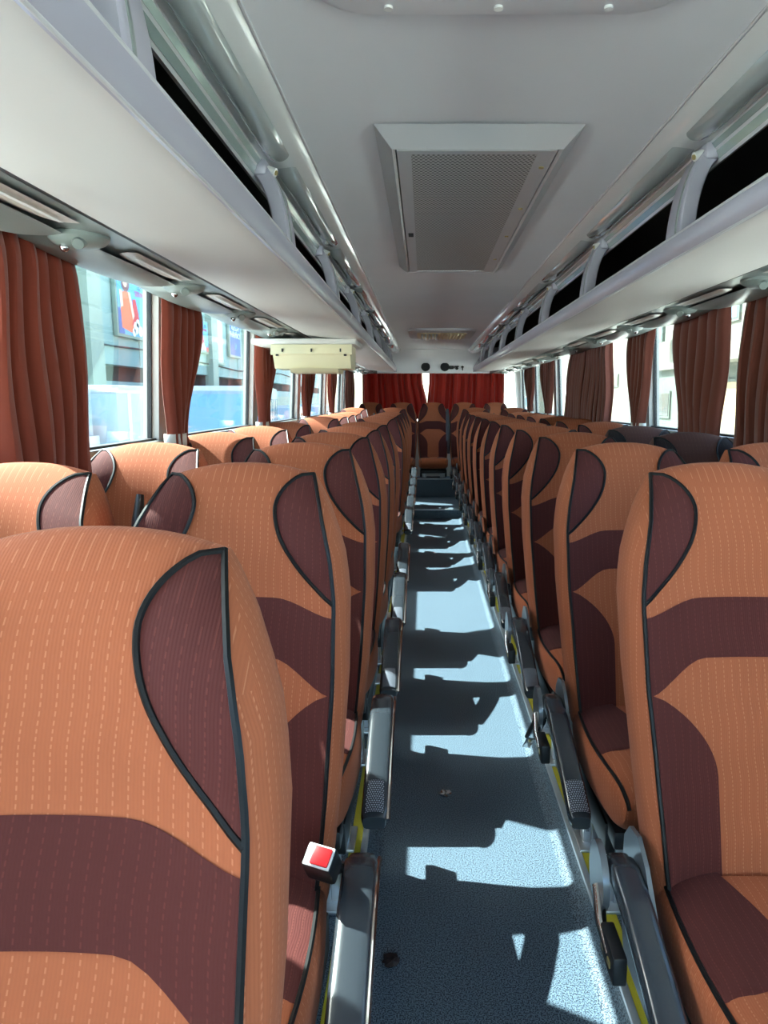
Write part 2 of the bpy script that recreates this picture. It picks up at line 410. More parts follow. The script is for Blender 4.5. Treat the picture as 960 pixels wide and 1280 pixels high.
# rear header with speakers and three small marks
HDR = [(1.685, 10.38), (1.73, 10.375), (1.79, 10.35), (1.85, 10.28), (1.895, 10.15), (1.93, 9.85), (1.948, 9.52)]
def hdr_y(z): return interp(z, HDR)
prof = [(9.50, 1.95)] + [(y, z) for z, y in reversed(HDR)]
prof += [(Y1 + 0.06, 1.685), (Y1 + 0.06, 2.02), (9.5, 2.02)]
hd = struct(MB().prism_x(prof, sx(-1, 1.16), sx(1, 1.16)).build('wall_rear_header', M['ceil']))
def on_header(px, py):
    d = ray(px, py); o = Vector((0, 0, CAM_H)); a, b = 2.0, 14.0
    for _ in range(40):
        m_ = (a + b) / 2; q = o + d * m_
        if q.y < hdr_y(q.z): a = m_
        else: b = m_
    return o + d * a
hn = Vector((0, -0.93, -0.36)).normalized()
for px in (532, 556):
    q = on_header(px, 458) + hn * .012
    s_ = thing('speaker', 'round dark speaker on the rear header, %s' % ('above the gap in the red curtains' if px == 532 else 'beside three small marks'), 'speaker', q, 'speakers on the rear header')
    MB().tube([(0, 0, 0), hn * 0.012], 0.062, 24).build('ring', M['black'], s_)
    MB().tube([hn * 0.012, hn * 0.014], 0.048, 24).build('speaker_mesh', M['liner'], s_)
for i, px in enumerate((564, 571, 578)):
    q = on_header(px, 458.5) + hn * .01
    m_ = MB()
    if i == 0: m_.box(-.030, .030, -.03, .03, -.003, .003); m_.box(-.045, -.036, -.02, .02, -.003, .003); m_.box(.036, .045, -.02, .02, -.003, .003)
    elif i == 1: m_.box(-.028, .028, .0, .05, -.003, .003); m_.ball((0, -.02, 0), .022, squash=(1, 1, .3))
    else: m_.box(-.008, .008, -.05, .05, -.003, .003); m_.box(-.02, .02, -.008, .008, -.003, .003)
    o = m_.build('wall_mark', M['black'], hd, q); o.rotation_euler = (math.radians(69), 0, 0)

# ------------------------------------------------------------------ ceiling
ZC = CAM_H + 0.63
ce = MB()
n = 12
prof = [(C - 0.43 + 0.86 * k / n, ZC + 0.012 * (1 - ((k / n - .5) * 2) ** 2)) for k in range(n + 1)]
prof += [(C + 0.43, ZC + 0.08), (C - 0.43, ZC + 0.08)]
ce.prism_y(prof, Y0 - 0.06, 9.55)
ce = struct(ce.build('ceiling', M['ceil']))
rs = struct(MB().prism_y([(sx(-1, 1.27), 1.83), (sx(-1, 1.22), 1.97), (sx(-1, 0.95), 2.10), (sx(1, 0.95), 2.10), (sx(1, 1.22), 1.97), (sx(1, 1.27), 1.83),
                          (sx(1, 1.13), 1.80), (sx(1, 1.14), 1.93), (sx(1, .93), 2.06), (sx(-1, .93), 2.06), (sx(-1, 1.14), 1.93), (sx(-1, 1.13), 1.80)], Y0 - 0.06, Y1 + 0.06).build('ceiling_outer_roof', M['white'], smooth=False))
# glossy coves with elongated light covers
def cove(n, side, lens_ys):
    prof = []
    x0, z0, x1, z1 = 0.425, ZC - 0.002, 0.545, CAM_H + 0.585
    for k in range(13):
        t = k / 12
        x = x0 + (x1 - x0) * t; z = z0 + (z1 - z0) * t
        bulge = 0.020 * math.sin(PI * min(1, t * 1.25)) ** 0.8 if t < 0.8 else 0.0
        prof.append((sx(side, x), z - bulge))
    prof += [(sx(side, x1 + 0.01), z1 + 0.04), (sx(side, x0), z0 + 0.05)]
    o = struct(MB().prism_y(prof, Y0, 9.55).build('trim_%d' % n, M['cove']))
    # thin bead where the cove meets the ceiling
    MB().tube([(sx(side, 0.424), Y0, ZC - 0.003), (sx(side, 0.424), 9.5, ZC - 0.003)], 0.0035, 6).build('bead', M['silver'], o)
    for y in lens_ys:
        L = 0.98
        def fn(u, v, y=y):
            a = 2 * PI * u
            cy, sy_ = math.cos(a), math.sin(a)
            # capsule outline, domed
            hw_, hl = 0.030, L / 2
            oy = (hl - hw_) * (1 if cy > 0 else -1) if abs(cy) > 1e-6 else 0
            k = v
            t = 0.52 + (sy_ * hw_ * (1 - k)) / 0.12 * 0.9
            xx = x0 + (x1 - x0) * t
            base = z0 + (z1 - z0) * t - (0.020 * math.sin(PI * min(1, t * 1.25)) ** 0.8 if t < 0.8 else 0)
            yy = y + (oy + cy * hw_) * (1 - k)
            return (sx(side, xx), yy, base - 0.002 - 0.012 * math.sqrt(max(0, 1 - (1 - k) ** 2)))
        MB().grid(40, 7, fn, True).build('light_cover', M['lens'], o)
    return o
cove(3, -1, [1.45 + 1.03 * k for k in range(-2, 8)])
cove(4, 1, [1.30 + 1.03 * k for k in range(-2, 8)])

# air grille in the ceiling
def vent(x0, x1, y0, y1):
    t = thing('ceiling_vent', 'large rectangular air grille with punched sheet in the ceiling', 'vent', ((x0 + x1) / 2, (y0 + y1) / 2, ZC))
    hx, hy = (x1 - x0) / 2, (y1 - y0) / 2
    fr = MB()
    b, dz = 0.040, -0.030
    o = [(-hx, -hy), (hx, -hy), (hx, hy), (-hx, hy)]; i_ = [(-hx + b, -hy + b * 1.6), (hx - b, -hy + b * 1.6), (hx - b, hy - b), (-hx + b, hy - b)]
    i2 = [(a * 0.965, c_ * 0.985) for a, c_ in i_]
    vs = [(a, c_, 0.006) for a, c_ in o] + [(a, c_, dz) for a, c_ in i_] + [(a, c_, dz + 0.004) for a, c_ in i2] + [(a, c_, 0.01) for a, c_ in i2]
    fs = []
    for r in range(3):
        for k in range(4): fs.append((r * 4 + k, r * 4 + (k + 1) % 4, (r + 1) * 4 + (k + 1) % 4, (r + 1) * 4 + k))
    fr.add(vs, fs); fr.build('frame', M['silver'], t, smooth=False)
    dxx, dy0, dy1 = i2[1][0] - 0.004, i2[0][1] + 0.004, i2[2][1] - 0.004
    door = MB()
    e = 0.035
    door.box(-dxx, -dxx + e, dy0, dy1, dz + 0.002, dz + 0.016); door.box(dxx - e * 1.3, dxx, dy0, dy1, dz + 0.002, dz + 0.016)
    door.box(-dxx + e, dxx - e * 1.3, dy0, dy0 + 0.025, dz + 0.002, dz + 0.016); door.box(-dxx + e, dxx - e * 1.3, dy1 - 0.02, dy1, dz + 0.002, dz + 0.016)
    dr = door.build('grille_frame', M['silver'], t, smooth=False)
    MB().box(-dxx + e, dxx - e * 1.3, dy0 + 0.025, dy1 - 0.02, dz + 0.004, dz + 0.008).build('punched_sheet', M['grille'], t, smooth=False)
    for y in (-0.72, -0.30, 0.10, 0.55):
        MB().tube([(dxx - 0.02, y, dz + 0.004), (dxx - 0.02, y, dz - 0.001)], 0.007, 12).build('screw', M['brass'], dr)
    MB().box(-dxx + 0.010, -dxx + 0.028, 0.05, 0.10, dz - 0.001, dz + 0.004).build('latch', M['liner'], dr, smooth=False)
    return t
vent(-0.118, 0.378, 1.83, 3.69)

def capsule(hx, hy, r, seg=8):
    pts = []
    for cx_, cy_, a0 in ((hx - r, hy - r, 0), (-hx + r, hy - r, PI / 2), (-hx + r, -hy + r, PI), (hx - r, -hy + r, 1.5 * PI)):
        for k in range(seg + 1):
            a = a0 + PI / 2 * k / seg; pts.append((cx_ + r * math.cos(a), cy_ + r * math.sin(a)))
    return pts
def plate(pts, z0, z1, inset=0.0):
    """rounded outline, bevelled slab from z0 (top) down to z1"""
    n = len(pts); m = MB()
    cx_ = sum(p_[0] for p_ in pts) / n; cy_ = sum(p_[1] for p_ in pts) / n
    def shr(p_, d):
        v = Vector((p_[0] - cx_, p_[1] - cy_)); L = v.length
        return (cx_ + v.x * (1 - d / L), cy_ + v.y * (1 - d / L))
    rings = [[(a, b_, z0) for a, b_ in pts], [(a, b_, z1 + (z0 - z1) * .35) for a, b_ in pts], [(*shr(q, inset or 0.006), z1) for q in pts]]
    vs = [q for r in rings for q in r]; fs = []
    for r in range(2):
        for k in range(n): fs.append((r * n + k, r * n + (k + 1) % n, (r + 1) * n + (k + 1) % n, (r + 1) * n + k))
    fs.append(tuple(range(2 * n, 3 * n)))
    return m.add(vs, fs)
# roof hatch just ahead
t = thing('roof_hatch', 'rounded grey roof hatch in the ceiling ahead of the large grille', 'hatch', (0.115, 0.93, ZC))
plate(capsule(0.29, 0.36, 0.09), 0.008, -0.030, 0.03).build('hatch_panel', M['ceil'], t)
for x, y in ((-0.17, -0.30), (0.0, 0.31), (-0.17, 0.31), (0.17, 0.31), (0.17, -0.30)):
    MB().tube([(x, y, -0.026), (x, y, -0.034)], 0.007, 12).build('screw_cap', M['white'], t)
MB().tube([(-0.19, 0.20, -0.028), (-0.19, 0.20, -0.036)], 0.07, 28).build('round_vent', M['white'], t)
# second outlet near the back
t = thing('ceiling_outlet', 'oval cream louvred air outlet in the ceiling near the rear', 'vent', (0.165, 7.2, ZC))
plate(capsule(0.31, 0.42, 0.12), 0.008, -0.022, 0.02).build('frame', M['silver'], t)
plate(capsule(0.23, 0.30, 0.06), -0.020, -0.030).build('louvre_bed', M['cream'], t)
for k in range(12):
    x = -0.19 + k * 0.034
    MB().box(x, x + 0.014, -0.27, 0.27, -0.042, -0.028, 0.002).build('louvre', M['cream'] if k > 4 else M['duct'], t)

# ------------------------------------------------------------------ luggage racks
FLOW, FUP = CAM_H + 0.331, CAM_H + 0.378
def rack(side, label, br_ys, cap_y):
    R_ = thing('luggage_rack', label, 'luggage rack', (sx(side, 0.6), 0, FLOW))
    ox, oz = sx(side, 0.6), FLOW
    def pr(pts): return [(sx(side, a) - ox, z - oz) for a, z in pts]
    ye = 8.9
    # underside panel, slightly crowned
    pts = [(0.474, FLOW + 0.004)]
    for k in range(9):
        t_ = k / 8; pts.append((0.478 + (0.785 - 0.478) * t_, FLOW + 0.003 + 0.022 * t_ - 0.006 * math.sin(PI * t_)))
    pts += [(0.785, FLOW + 0.05), (0.474, FLOW + 0.022)]
    MB().prism_y(pr(pts), Y0, ye).build('underside_panel', M['rack'], R_)
    # fascia: rounded silver profile
    MB().prism_y(pr([(0.469, FLOW), (0.464, FLOW + .004), (0.453, FUP - .006), (0.453, FUP - .001), (0.457, FUP + .002), (0.466, FUP + .001), (0.476, FLOW + .02), (0.476, FLOW + .002)]), Y0, ye).build('fascia', M['fascia'], R_)
    MB().tube([(sx(side, 0.456) - ox, Y0, FUP - oz), (sx(side, 0.456) - ox, ye, FUP - oz)], 0.0045, 8).build('edge_bead', M['silver'], R_)
    MB().tube([(sx(side, 0.468) - ox, Y0, FLOW + 0.002 - oz), (sx(side, 0.468) - ox, ye, FLOW + 0.002 - oz)], 0.003, 8).build('edge_bead', M['silver'], R_)
    # dark inside
    MB().prism_y(pr([(0.476, FLOW + .021), (0.785, FLOW + .052), (1.10, 1.75), (1.13, 1.80), (1.02, 1.93), (0.80, 1.955), (0.60, 1.90), (0.565, 1.875),
                     (0.565, 1.885), (0.60, 1.915), (0.80, 1.97), (1.03, 1.945), (1.15, 1.80), (1.11, 1.735), (0.785, FLOW + .045), (0.476, FLOW + .015)]), Y0, ye).build('liner', M['liner'], R_)
    # top rail: strip, lip and pale edge strip
    MB().prism_y(pr([(0.530, 1.905), (0.541, 1.890), (0.555, 1.862), (0.565, 1.866), (0.565, 1.905), (0.54, 1.93)]), Y0, ye).build('top_rail', M['silver'], R_)
    MB().prism_y(pr([(0.5325, 1.902), (0.5400, 1.8915), (0.5385, 1.8905), (0.531, 1.901)]), Y0, ye).build('edge_strip', M['rail'], R_)
    MB().prism_y(pr([(0.5435, 1.885), (0.5515, 1.869), (0.5500, 1.868), (0.542, 1.884)]), Y0, ye).build('edge_strip', M['rail'], R_)
    # arched brackets
    def arc(t_):
        # from the fascia top, rising steeply then curving outwards to the rail
        a = t_ * PI / 2 * 0.92
        return (0.484 + 0.074 * (1 - math.cos(a)), FUP - 0.022 + 0.216 * math.sin(a))
    def bracket_mesh():
        m = MB(); w_ = 0.048; d_ = 0.020
        def fn(u, v):
            x, z = arc(v); x2, z2 = arc(min(1, v + .02)); x3, z3 = arc(max(0, v - .02))
            tx, tz = x2 - x3, z2 - z3; L = math.hypot(tx, tz); nx, nz = tz / L, -tx / L
            wv = w_ * (1.15 - 0.25 * v)
            a = 2 * PI * u; cu, su = math.cos(a), math.sin(a)
            cu = math.copysign(abs(cu) ** 0.28, cu); su = math.copysign(abs(su) ** 0.28, su)
            return (sx(side, x + nx * d_ * su) - ox, cu * wv, z + nz * d_ * su - oz)
        m.grid(16, 15, fn, True)
        return m.mesh('bracket', M['fascia'])
    bm_ = bracket_mesh()
    rib = MB()
    def fr(u, v):
        x, z = arc(v)
        a = 2 * PI * u
        return (sx(side, x - 0.018 + 0.004 * math.cos(a)) - ox, -0.026 + 0.007 * math.sin(a), z - oz + 0.004)
    rib.grid(8, 13, fr, True)
    ribm = rib.mesh('bracket_rib', M['duct'])
    x, z = arc(1.0)
    cp = MB(); xs = sorted((sx(side, x - 0.030) - ox, sx(side, x + 0.016) - ox))
    cp.box(xs[0], xs[1], -0.052, 0.052, z - oz - 0.020, z - oz + 0.018, 0.008); cpm = cp.mesh('bracket_cap', M['fascia'])
    kn = MB(); kn.tube([(sx(side, x - 0.030) - ox, -0.030, z - oz - 0.004), (sx(side, x - 0.050) - ox, -0.034, z - oz - 0.012)], 0.011, 14)
    knm = kn.mesh('coat_hook', M['white'])
    kb = MB(); kb.tube([(sx(side, x - 0.050) - ox, -0.034, z - oz - 0.012), (sx(side, x - 0.053) - ox, -0.0345, z - oz - 0.013)], 0.006, 12)
    kbm = kb.mesh('hook_screw', M['brass'])
    for y in br_ys:
        b = link('bracket', bm_, R_, (0, y, 0))
        link('bracket_rib', ribm, b); link('bracket_cap', cpm, b); h = link('coat_hook', knm, b)
        link('hook_screw', kbm, b)
    # end cap
    MB().prism_y(pr([(0.455, FLOW - .002), (0.452, FUP + .004), (0.57, 1.88), (0.80, 1.96), (1.1, 1.80), (1.1, 1.74), (0.785, FLOW + .03)]), ye, ye + 0.015).build('end_panel', M['fascia'], R_, smooth=False)
    # joint covers on the fascia
    for y in cap_y:
        MB().prism_y(pr([(0.4665, FLOW + .001), (0.4505, FUP - .002), (0.452, FUP + .004), (0.470, FUP + .003), (0.476, FLOW + .001)]), y, y + 0.05).build('joint_cover', M['silver'], R_, smooth=False)
    return R_
rack(-1, 'silver luggage rack with arched brackets, cream box hung beneath it', [0.95, 1.97, 3.0, 4.02, 5.05, 6.07, 7.1, 8.1], [3.35, 6.4])
rack(1, 'silver luggage rack with arched brackets, nothing hung beneath it', [0.82, 1.85, 2.87, 3.90, 4.92, 5.95, 6.97, 8.0], [5.2])

# ------------------------------------------------------------------ service ducts over the windows
def duct(side, label, y_first):
    D = thing('service_duct', label, 'air duct', (sx(side, 0.95), 0, 1.68))
    ox, oz = sx(side, 0.95), 1.68
    def pr(pts): return [(sx(side, a) - ox, z - oz) for a, z in pts]
    MB().prism_y(pr([(0.780, 1.676), (0.835, 1.690), (0.835, 1.72), (0.780, 1.72)]), Y0, Y1 - 0.1).build('dark_seam', M['gasket'], D, smooth=False)  # dark strip along the seam at the rack's outer edge
    pts = [(0.815, 1.684)]
    for k in range(1, 9):
        t_ = k / 8; pts.append((0.815 + 0.325 * t_, 1.684 + 0.052 * t_ - 0.012 * math.sin(PI * t_)))
    pts += [(1.14, 1.76), (0.815, 1.72)]
    MB().prism_y(pr(pts), Y0, Y1 - 0.1).build('duct_panel', M['duct'], D)
    # one service unit per seat row
    def base(a): return 1.684 + 0.052 * (a - 0.815) / 0.325 - 0.012 * math.sin(PI * (a - 0.815) / 0.325)
    L = P * 0.94
    body = MB()
    def fb(u, v):
        y = (u - 0.5) * L; e = math.sqrt(max(0, 1 - (2 * u - 1) ** 2)) ** 0.7
        a0, a1 = 0.90 + 0.055 * (1 - e), 1.135
        a = a0 + (a1 - a0) * v
        return (sx(side, a) - ox, y, base(a) - 0.004 - (0.034 * math.sin(PI * min(1, 0.12 + v * 0.8)) + 0.012 * v) * e - oz)
    body.grid(25, 12, fb); bm_ = body.mesh('reading_light', M['duct'])
    ln = MB()
    def fl_(u, v):
        y = (u - 0.5) * L * 0.62; e = math.sqrt(max(0, 1 - (2 * u - 1) ** 4))
        a = 0.842 + 0.072 * v * (0.35 + 0.65 * e)
        return (sx(side, a) - ox, y, base(a) - 0.006 - 0.006 * math.sin(PI * v) * e - oz)
    ln.grid(21, 8, fl_); lm = ln.mesh('lens', M['ivory'])
    ln2 = MB()
    def fl2(u, v):
        y = (u - 0.5) * L * 0.50
        a = 0.856 + 0.010 * v
        return (sx(side, a) - ox, y, base(a) - 0.0145 - oz)
    ln2.grid(6, 2, fl2); lm2 = ln2.mesh('lens_ridge', M['white'])
    pod = MB().ball((sx(side, 0.915) - ox, 0, base(0.915) - 0.006 - oz), 0.05, 18, 10, (1.35, 1.25, 0.55)); pm = pod.mesh('nozzle_pod', M['duct'])
    nz = MB().tube([(sx(side, 0.90) - ox, -0.035, base(0.9) - 0.020 - oz), (sx(side, 0.895) - ox, -0.052, base(0.9) - 0.030 - oz)], [0.018, 0.012], 16); nm_ = nz.mesh('nozzle', M['duct'])
    knb = MB().ball((sx(side, 0.94) - ox, -0.02, base(0.94) - 0.034 - oz), 0.011, 10, 7); km = knb.mesh('nozzle_knob', M['chrome'])
    k = 0
    while y_first + k * P < 9.9:
        y = y_first + k * P
        b = link('reading_light', bm_, D, (0, y, 0)); link('lens', lm, b); link('lens_ridge', lm2, b)
        q = link('nozzle_pod', pm, D, (0, y + P / 2, 0)); link('nozzle', nm_, q); link('nozzle_knob', km, q)
        k += 1
    # curtain rail
    MB().box(*sorted((sx(side, 1.105) - ox, sx(side, 1.122) - ox)), Y0, Y1 - 0.6, 1.715 - oz, 1.728 - oz, 0.003).build('curtain_rail', M['gasket'], D)
    return D
duct(-1, 'grey duct with reading lights and air nozzles, above poster side windows', 0.64)
duct(1, 'grey duct with reading lights and air nozzles, opposite the cream box', 0.50)

# ------------------------------------------------------------------ seats
ZT = 1.188
def sW(z): return interp(z, [(.40, .178), (.50, .190), (.62, .200), (.80, .208), (.94, .206), (1.02, .196), (1.08, .182), (1.13, .168), (1.165, .156), (1.19, .144)])
def sSW(z): return interp(z, [(.40, .020), (.55, .022), (.80, .025), (.95, .025), (1.05, .022), (1.12, .016), (1.165, .006), (1.19, .002)])
def sYC(z):
    y = -0.250 + (z - 0.46) * 0.355
    if .46 < z < .96: y -= 0.018 * math.sin(PI * (z - .46) / .5)
    if z > .96: y -= 0.010 * math.sin(PI * (z - .96) / .23)
    return y
def sTH(z): return interp(z, [(.40, .10), (.7, .11), (1.0, .12), (1.19, .118)])
def sREC(z):
    u = max(0.0, (z - 0.985) / (ZT + 0.001 - 0.985)); return 0.074 * (1 - math.sqrt(max(0.0, 1 - u ** 2)))
def sB(z): return interp(z, [(.40, .030), (.6, .045), (.8, .040), (.95, .045), (1.1, .035), (1.19, .006)])
def zz(s, z): return z - 0.024 * abs(s) ** 2.2 * ss(z, 0.98, ZT)
def front(s, z, off=0.0):
    u = max(0.0, (z - 1.05) / (ZT - 1.05)); u = min(1.0, u)
    return (s * sW(z), sYC(z) + sREC(z) - sB(z) * abs(s) ** 2.4 - off * (1 - 0.6 * u), zz(s, z) - ZP + off * u)

def seat_meshes():
    D = {}
    # padded backrest shell
    m = MB(); lv = [.42 + (1.105 - .42) * k / 16 for k in range(17)] + [1.105 + (ZT - 1.105) * math.sin(PI / 2 * k / 9) for k in range(1, 10)]
    loops = []
    for z in lv:
        L = [front(-1 + 2 * k / 20, z) for k in range(21)]
        yf = L[-1][1]; yb = sYC(z) + sTH(z) - sREC(z) * .5
        yb = max(yb, yf + 0.001)
        side = []
        for k in range(1, 6):
            a = k / 6
            side.append((sW(z) + sSW(z) * math.sin(PI * (0.12 + 0.80 * a)) ** 0.8 * 1.0, yf + (yb - yf) * a, zz(1, z) - ZP))
        back = [(x * 1.0, yb - 0.012 * (abs(x) / .2) ** 2, zz(x / sW(z), z) - ZP) for x in [sW(z) * (1 - 2 * k / 12) for k in range(13)]]
        loops.append(L + side + back + [(-q[0], q[1], q[2]) for q in reversed(side)])
    n = len(loops[0]); vs = [q for L in loops for q in L]; fs = []
    for j in range(len(loops) - 1):
        for i in range(n): fs.append((j * n + i, j * n + (i + 1) % n, (j + 1) * n + (i + 1) % n, (j + 1) * n + i))
    fs.append(tuple(range(n)))
    # close the crown: bridge front and back rows
    t0 = (len(loops) - 1) * n
    bk = list(range(t0 + 26, t0 + 39))[::-1]
    for k in range(20):
        j0 = min(12, round(k * 12 / 20)); j1 = min(12, round((k + 1) * 12 / 20))
        f = [t0 + k, t0 + k + 1, bk[j1]] + ([bk[j0]] if j0 != j1 else [])
        fs.append(tuple(f))
    fs.append((t0 + 20, t0 + 21, t0 + 22, t0 + 23, t0 + 24, t0 + 25, t0 + 26)); fs.append((t0, t0 + 38) + tuple(range(t0 + 39, t0 + 44)))
    m.add(vs, fs); D['backrest'] = m.mesh('backrest', M['orange'])
    # wings
    WT, WB_ = 1.186, 0.938
    def wing_in(t):
        if t < .34: sh = math.sin(t / .34 * PI / 2) ** 0.62
        else: sh = math.cos((t - .34) / .66 * PI / 2) ** 0.85
        return 1 - 0.54 * sh
    for nm, sg in (('wing_r', 1), ('wing_l', -1)):
        m = MB()
        def fn(u, v):
            t = v; z = WT + (WB_ - WT) * t; a = wing_in(t)
            return front(sg * (a + (0.995 - a) * u), z, 0.0035 + 0.006 * math.sin(PI * u) * math.sin(PI * v))
        m.grid(9, 28, fn); D[nm] = m.mesh('head_wing', M['brown'])
        pts = [front(sg * wing_in(k / 30), WT + (WB_ - WT) * k / 30, 0.004) for k in range(31)]
        pts = [front(sg * 0.99, WT, .004)] + pts
        D[nm + '_p'] = MB().tube(pts, 0.0042, 6).mesh('wing_piping', M['piping'])
        pts = [front(sg * 1.0, .44 + (WT + .001 - .44) * k / 34, 0.0035) for k in range(35)]
        D['pipe' + nm[-2:]] = MB().tube([(q[0] + sg * .001, q[1], q[2]) for q in pts], 0.0042, 6).mesh('edge_piping', M['piping'])
        # lower side panel
        def low_in(z):
            t = (.788 - z) / .15
            return 1 - 0.60 * math.sin(min(1, max(0, t)) * PI / 2) ** 0.75 + (0.03 * max(0, t - 1))
        m = MB()
        def fn2(u, v):
            z = .788 + (.445 - .788) * v; a = low_in(z)
            return front(sg * (a + (0.995 - a) * u), z, 0.0022)
        m.grid(8, 26, fn2); D['low' + nm[-2:]] = m.mesh('side_panel', M['brown'])
    m = MB()
    def fb(u, v):
        s = (-1 + 2 * u) * 0.995
        e = ss(abs(s), .42, 1.0)
        zt, zb = .942 - .028 * e, .838 - .055 * e
        return front(s, zb + (zt - zb) * v, 0.0022)
    m.grid(25, 7, fb); D['band'] = m.mesh('back_band', M['brown'])
    # hard back shell behind the padding
    m = MB()
    def fs_(u, v):
        z = .40 + (1.02 - .40) * v; s = -1 + 2 * u
        return (s * (sW(z) + .012), sYC(z) + sTH(z) + 0.012 - 0.05 * abs(s) ** 4, z - ZP)
    m.grid(13, 12, fs_); D['shell'] = m.mesh('back_shell', M['shell'])
    # cushion
    CB, CF = -0.225, -0.735
    def cz(y): t = (CB - y) / (CB - CF); return .405 + .018 * t
    def chh(y):
        t = (CB - y) / (CB - CF)
        u = max(0, (t - .80) / .20); w_ = max(0, (.05 - t) / .05)
        return .072 * math.sqrt(max(0, 1 - u ** 2.4)) * math.sqrt(max(0.2, 1 - w_ * w_))
    def chw(y): t = (CB - y) / (CB - CF); return .196 + .016 * math.sin(PI * min(1, t * 1.1)) - .01 * max(0, (t - .85) / .15) ** 2
    def ctop(x, y, off=0.0):
        hw_, hh = chw(y), chh(y)
        k = (1 - min(1, abs(x / hw_)) ** 5) ** .2
        dish = -0.010 * (1 - (x / hw_) ** 2) * math.sin(PI * min(1, max(0, (CB - y) / (CB - CF))))
        return (x, y - off * 0.2, cz(y) + hh * k + dish + off - ZP)
    m = MB(); ys = [CB + (CF - CB) * (1 - (1 - k / 22) ** 1.6) for k in range(23)]
    def fcu(u, v):
        y = ys[round(v * 22)]; a = 2 * PI * u; hw_, hh = chw(y), max(chh(y), .003)
        ca, sa = math.cos(a), math.sin(a)
        x = hw_ * math.copysign(abs(ca) ** .4, ca); zr = hh * math.copysign(abs(sa) ** .4, sa)
        if sa > 0: return ctop(x * .9999, y)
        return (x, y, cz(y) + zr * .9 - ZP)
    m.grid(40, 23, fcu, True)
    m.f.append(tuple(range(40))); m.f.append(tuple(22 * 40 + k for k in range(40)))
    D['cushion'] = m.mesh('cushion', M['orange'])
    for nm, sg in (('r', 1), ('l', -1)):
        m = MB()
        def fcp(u, v):
            t = v * .62; y = CB + (CF - CB) * t
            if v < .72: a = .52 - .30 * math.sin(v / .72 * PI / 2)
            else: a = 1 - (1 - .22) * math.sqrt(max(0, 1 - ((v - .72) / .28) ** 2))
            a = min(a, .93); x = sg * (a + (.93 - a) * u) * chw(y)
            return ctop(x, y, .0025)
        m.grid(8, 26, fcp); D['cpanel_' + nm] = m.mesh('cushion_side_panel', M['brown'])
        pts = [ctop(sg * .935 * chw(y), y, .002) for y in ys[1:-1]]
        D['cpipe_' + nm] = MB().tube(pts, 0.0045, 6).mesh('cushion_piping', M['piping'])
    # frame pan and legs
    m = MB(); m.box(-.185, .185, -.66, -.20, .300 - ZP, .345 - ZP, .006); m.box(-.19, -.165, -.60, -.16, .25 - ZP, .33 - ZP, .004); m.box(.165, .19, -.60, -.16, .25 - ZP, .33 - ZP, .004)
    D['frame'] = m.mesh('seat_frame', M['black'])
    m = MB(); m.box(-.035, .035, -.022, .022, 0, .25, .004); m.box(-.014, .014, -.030, .030, 0, .25, .003); m.box(-.05, .05, -.06, .06, 0, .012, .003)
    D['leg'] = m.mesh('leg', M['alu'])
    # aisle armrest for each hand
    for nm, sg in (('R', 1), ('L', -1)):
        ax = sg * .262
        m = MB()
        ap = [(-.22, .475), (-.28, .487), (-.36, .475), (-.48, .437), (-.58, .400), (-.66, .368)]
        def arm(u, v):
            i = v * (len(ap) - 1); k = min(len(ap) - 2, int(i)); f = i - k
            y = ap[k][0] + (ap[k + 1][0] - ap[k][0]) * f; z = ap[k][1] + (ap[k + 1][1] - ap[k][1]) * f
            e = 1.0 if .04 < v < .97 else .82
            a = 2 * PI * u; ca, sa = math.cos(a), math.sin(a)
            ca = math.copysign(abs(ca) ** .5, ca); sa = math.copysign(abs(sa) ** .5, sa)
            return (ax + (.026 if sg < 0 else .031) * ca * e, y, z + (.024 - .006 * v) * sa * e - ZP)
        m.grid(18, 26, arm, True); m.f.append(tuple(range(18))); m.f.append(tuple(25 * 18 + k for k in range(18)))
        D['arm' + nm] = m.mesh('armrest', M['darkgrey'])
        m = MB()
        def grip(u, v):
            vv = .78 + .20 * v; i = vv * (len(ap) - 1); k = min(len(ap) - 2, int(i)); f = i - k
            y = ap[k][0] + (ap[k + 1][0] - ap[k][0]) * f; z = ap[k][1] + (ap[k + 1][1] - ap[k][1]) * f
            return (ax + (-.021 + .042 * u), y, z + .0215 - .004 * abs(2 * u - 1) ** 3 - ZP)
        m.grid(6, 8, grip); D['grip' + nm] = m.mesh('grip_pad', M['gripdots'])
        # side plate: rounded shield of grey metal hanging under the arm
        m = MB(); pl = [(-.17, .50), (-.20, .535), (-.25, .545), (-.30, .52), (-.36, .46), (-.46, .40), (-.58, .35), (-.60, .31), (-.40, .27), (-.20, .27), (-.16, .36)]
        x0, x1 = sorted((ax - sg * .034, ax - sg * .026)); m.prism_x([(y, z - ZP) for y, z in pl], x0, x1)
        D['plate' + nm] = m.mesh('side_plate', M['shield'], False)
        m = MB(); x0, x1 = sorted((ax + sg * .028, ax + sg * .040))
        pv = [(-.22 + .045 * math.cos(a) * (1 if math.cos(a) > 0 else 1.5), .455 + .062 * math.sin(a)) for a in [2 * PI * k / 18 for k in range(18)]]
        m.prism_x([(y, z - ZP) for y, z in pv], x0, x1); D['pivot' + nm] = m.mesh('pivot_cover', M['shield'])
        m = MB(); x0, x1 = sorted((ax + sg * .026, ax + sg * .050))
        m.box(x0, x1, -.40, -.31, .375 - ZP, .425 - ZP, .004); D['switch' + nm] = m.mesh('control_box', M['black'])
        m = MB(); xf = ax + sg * .0505
        for y in (-.385, -.345): m.box(*sorted((xf, xf + sg * .002)), y, y + .016, .396 - ZP, .406 - ZP)
        D['mark' + nm] = m.mesh('control_mark', M['brass'])
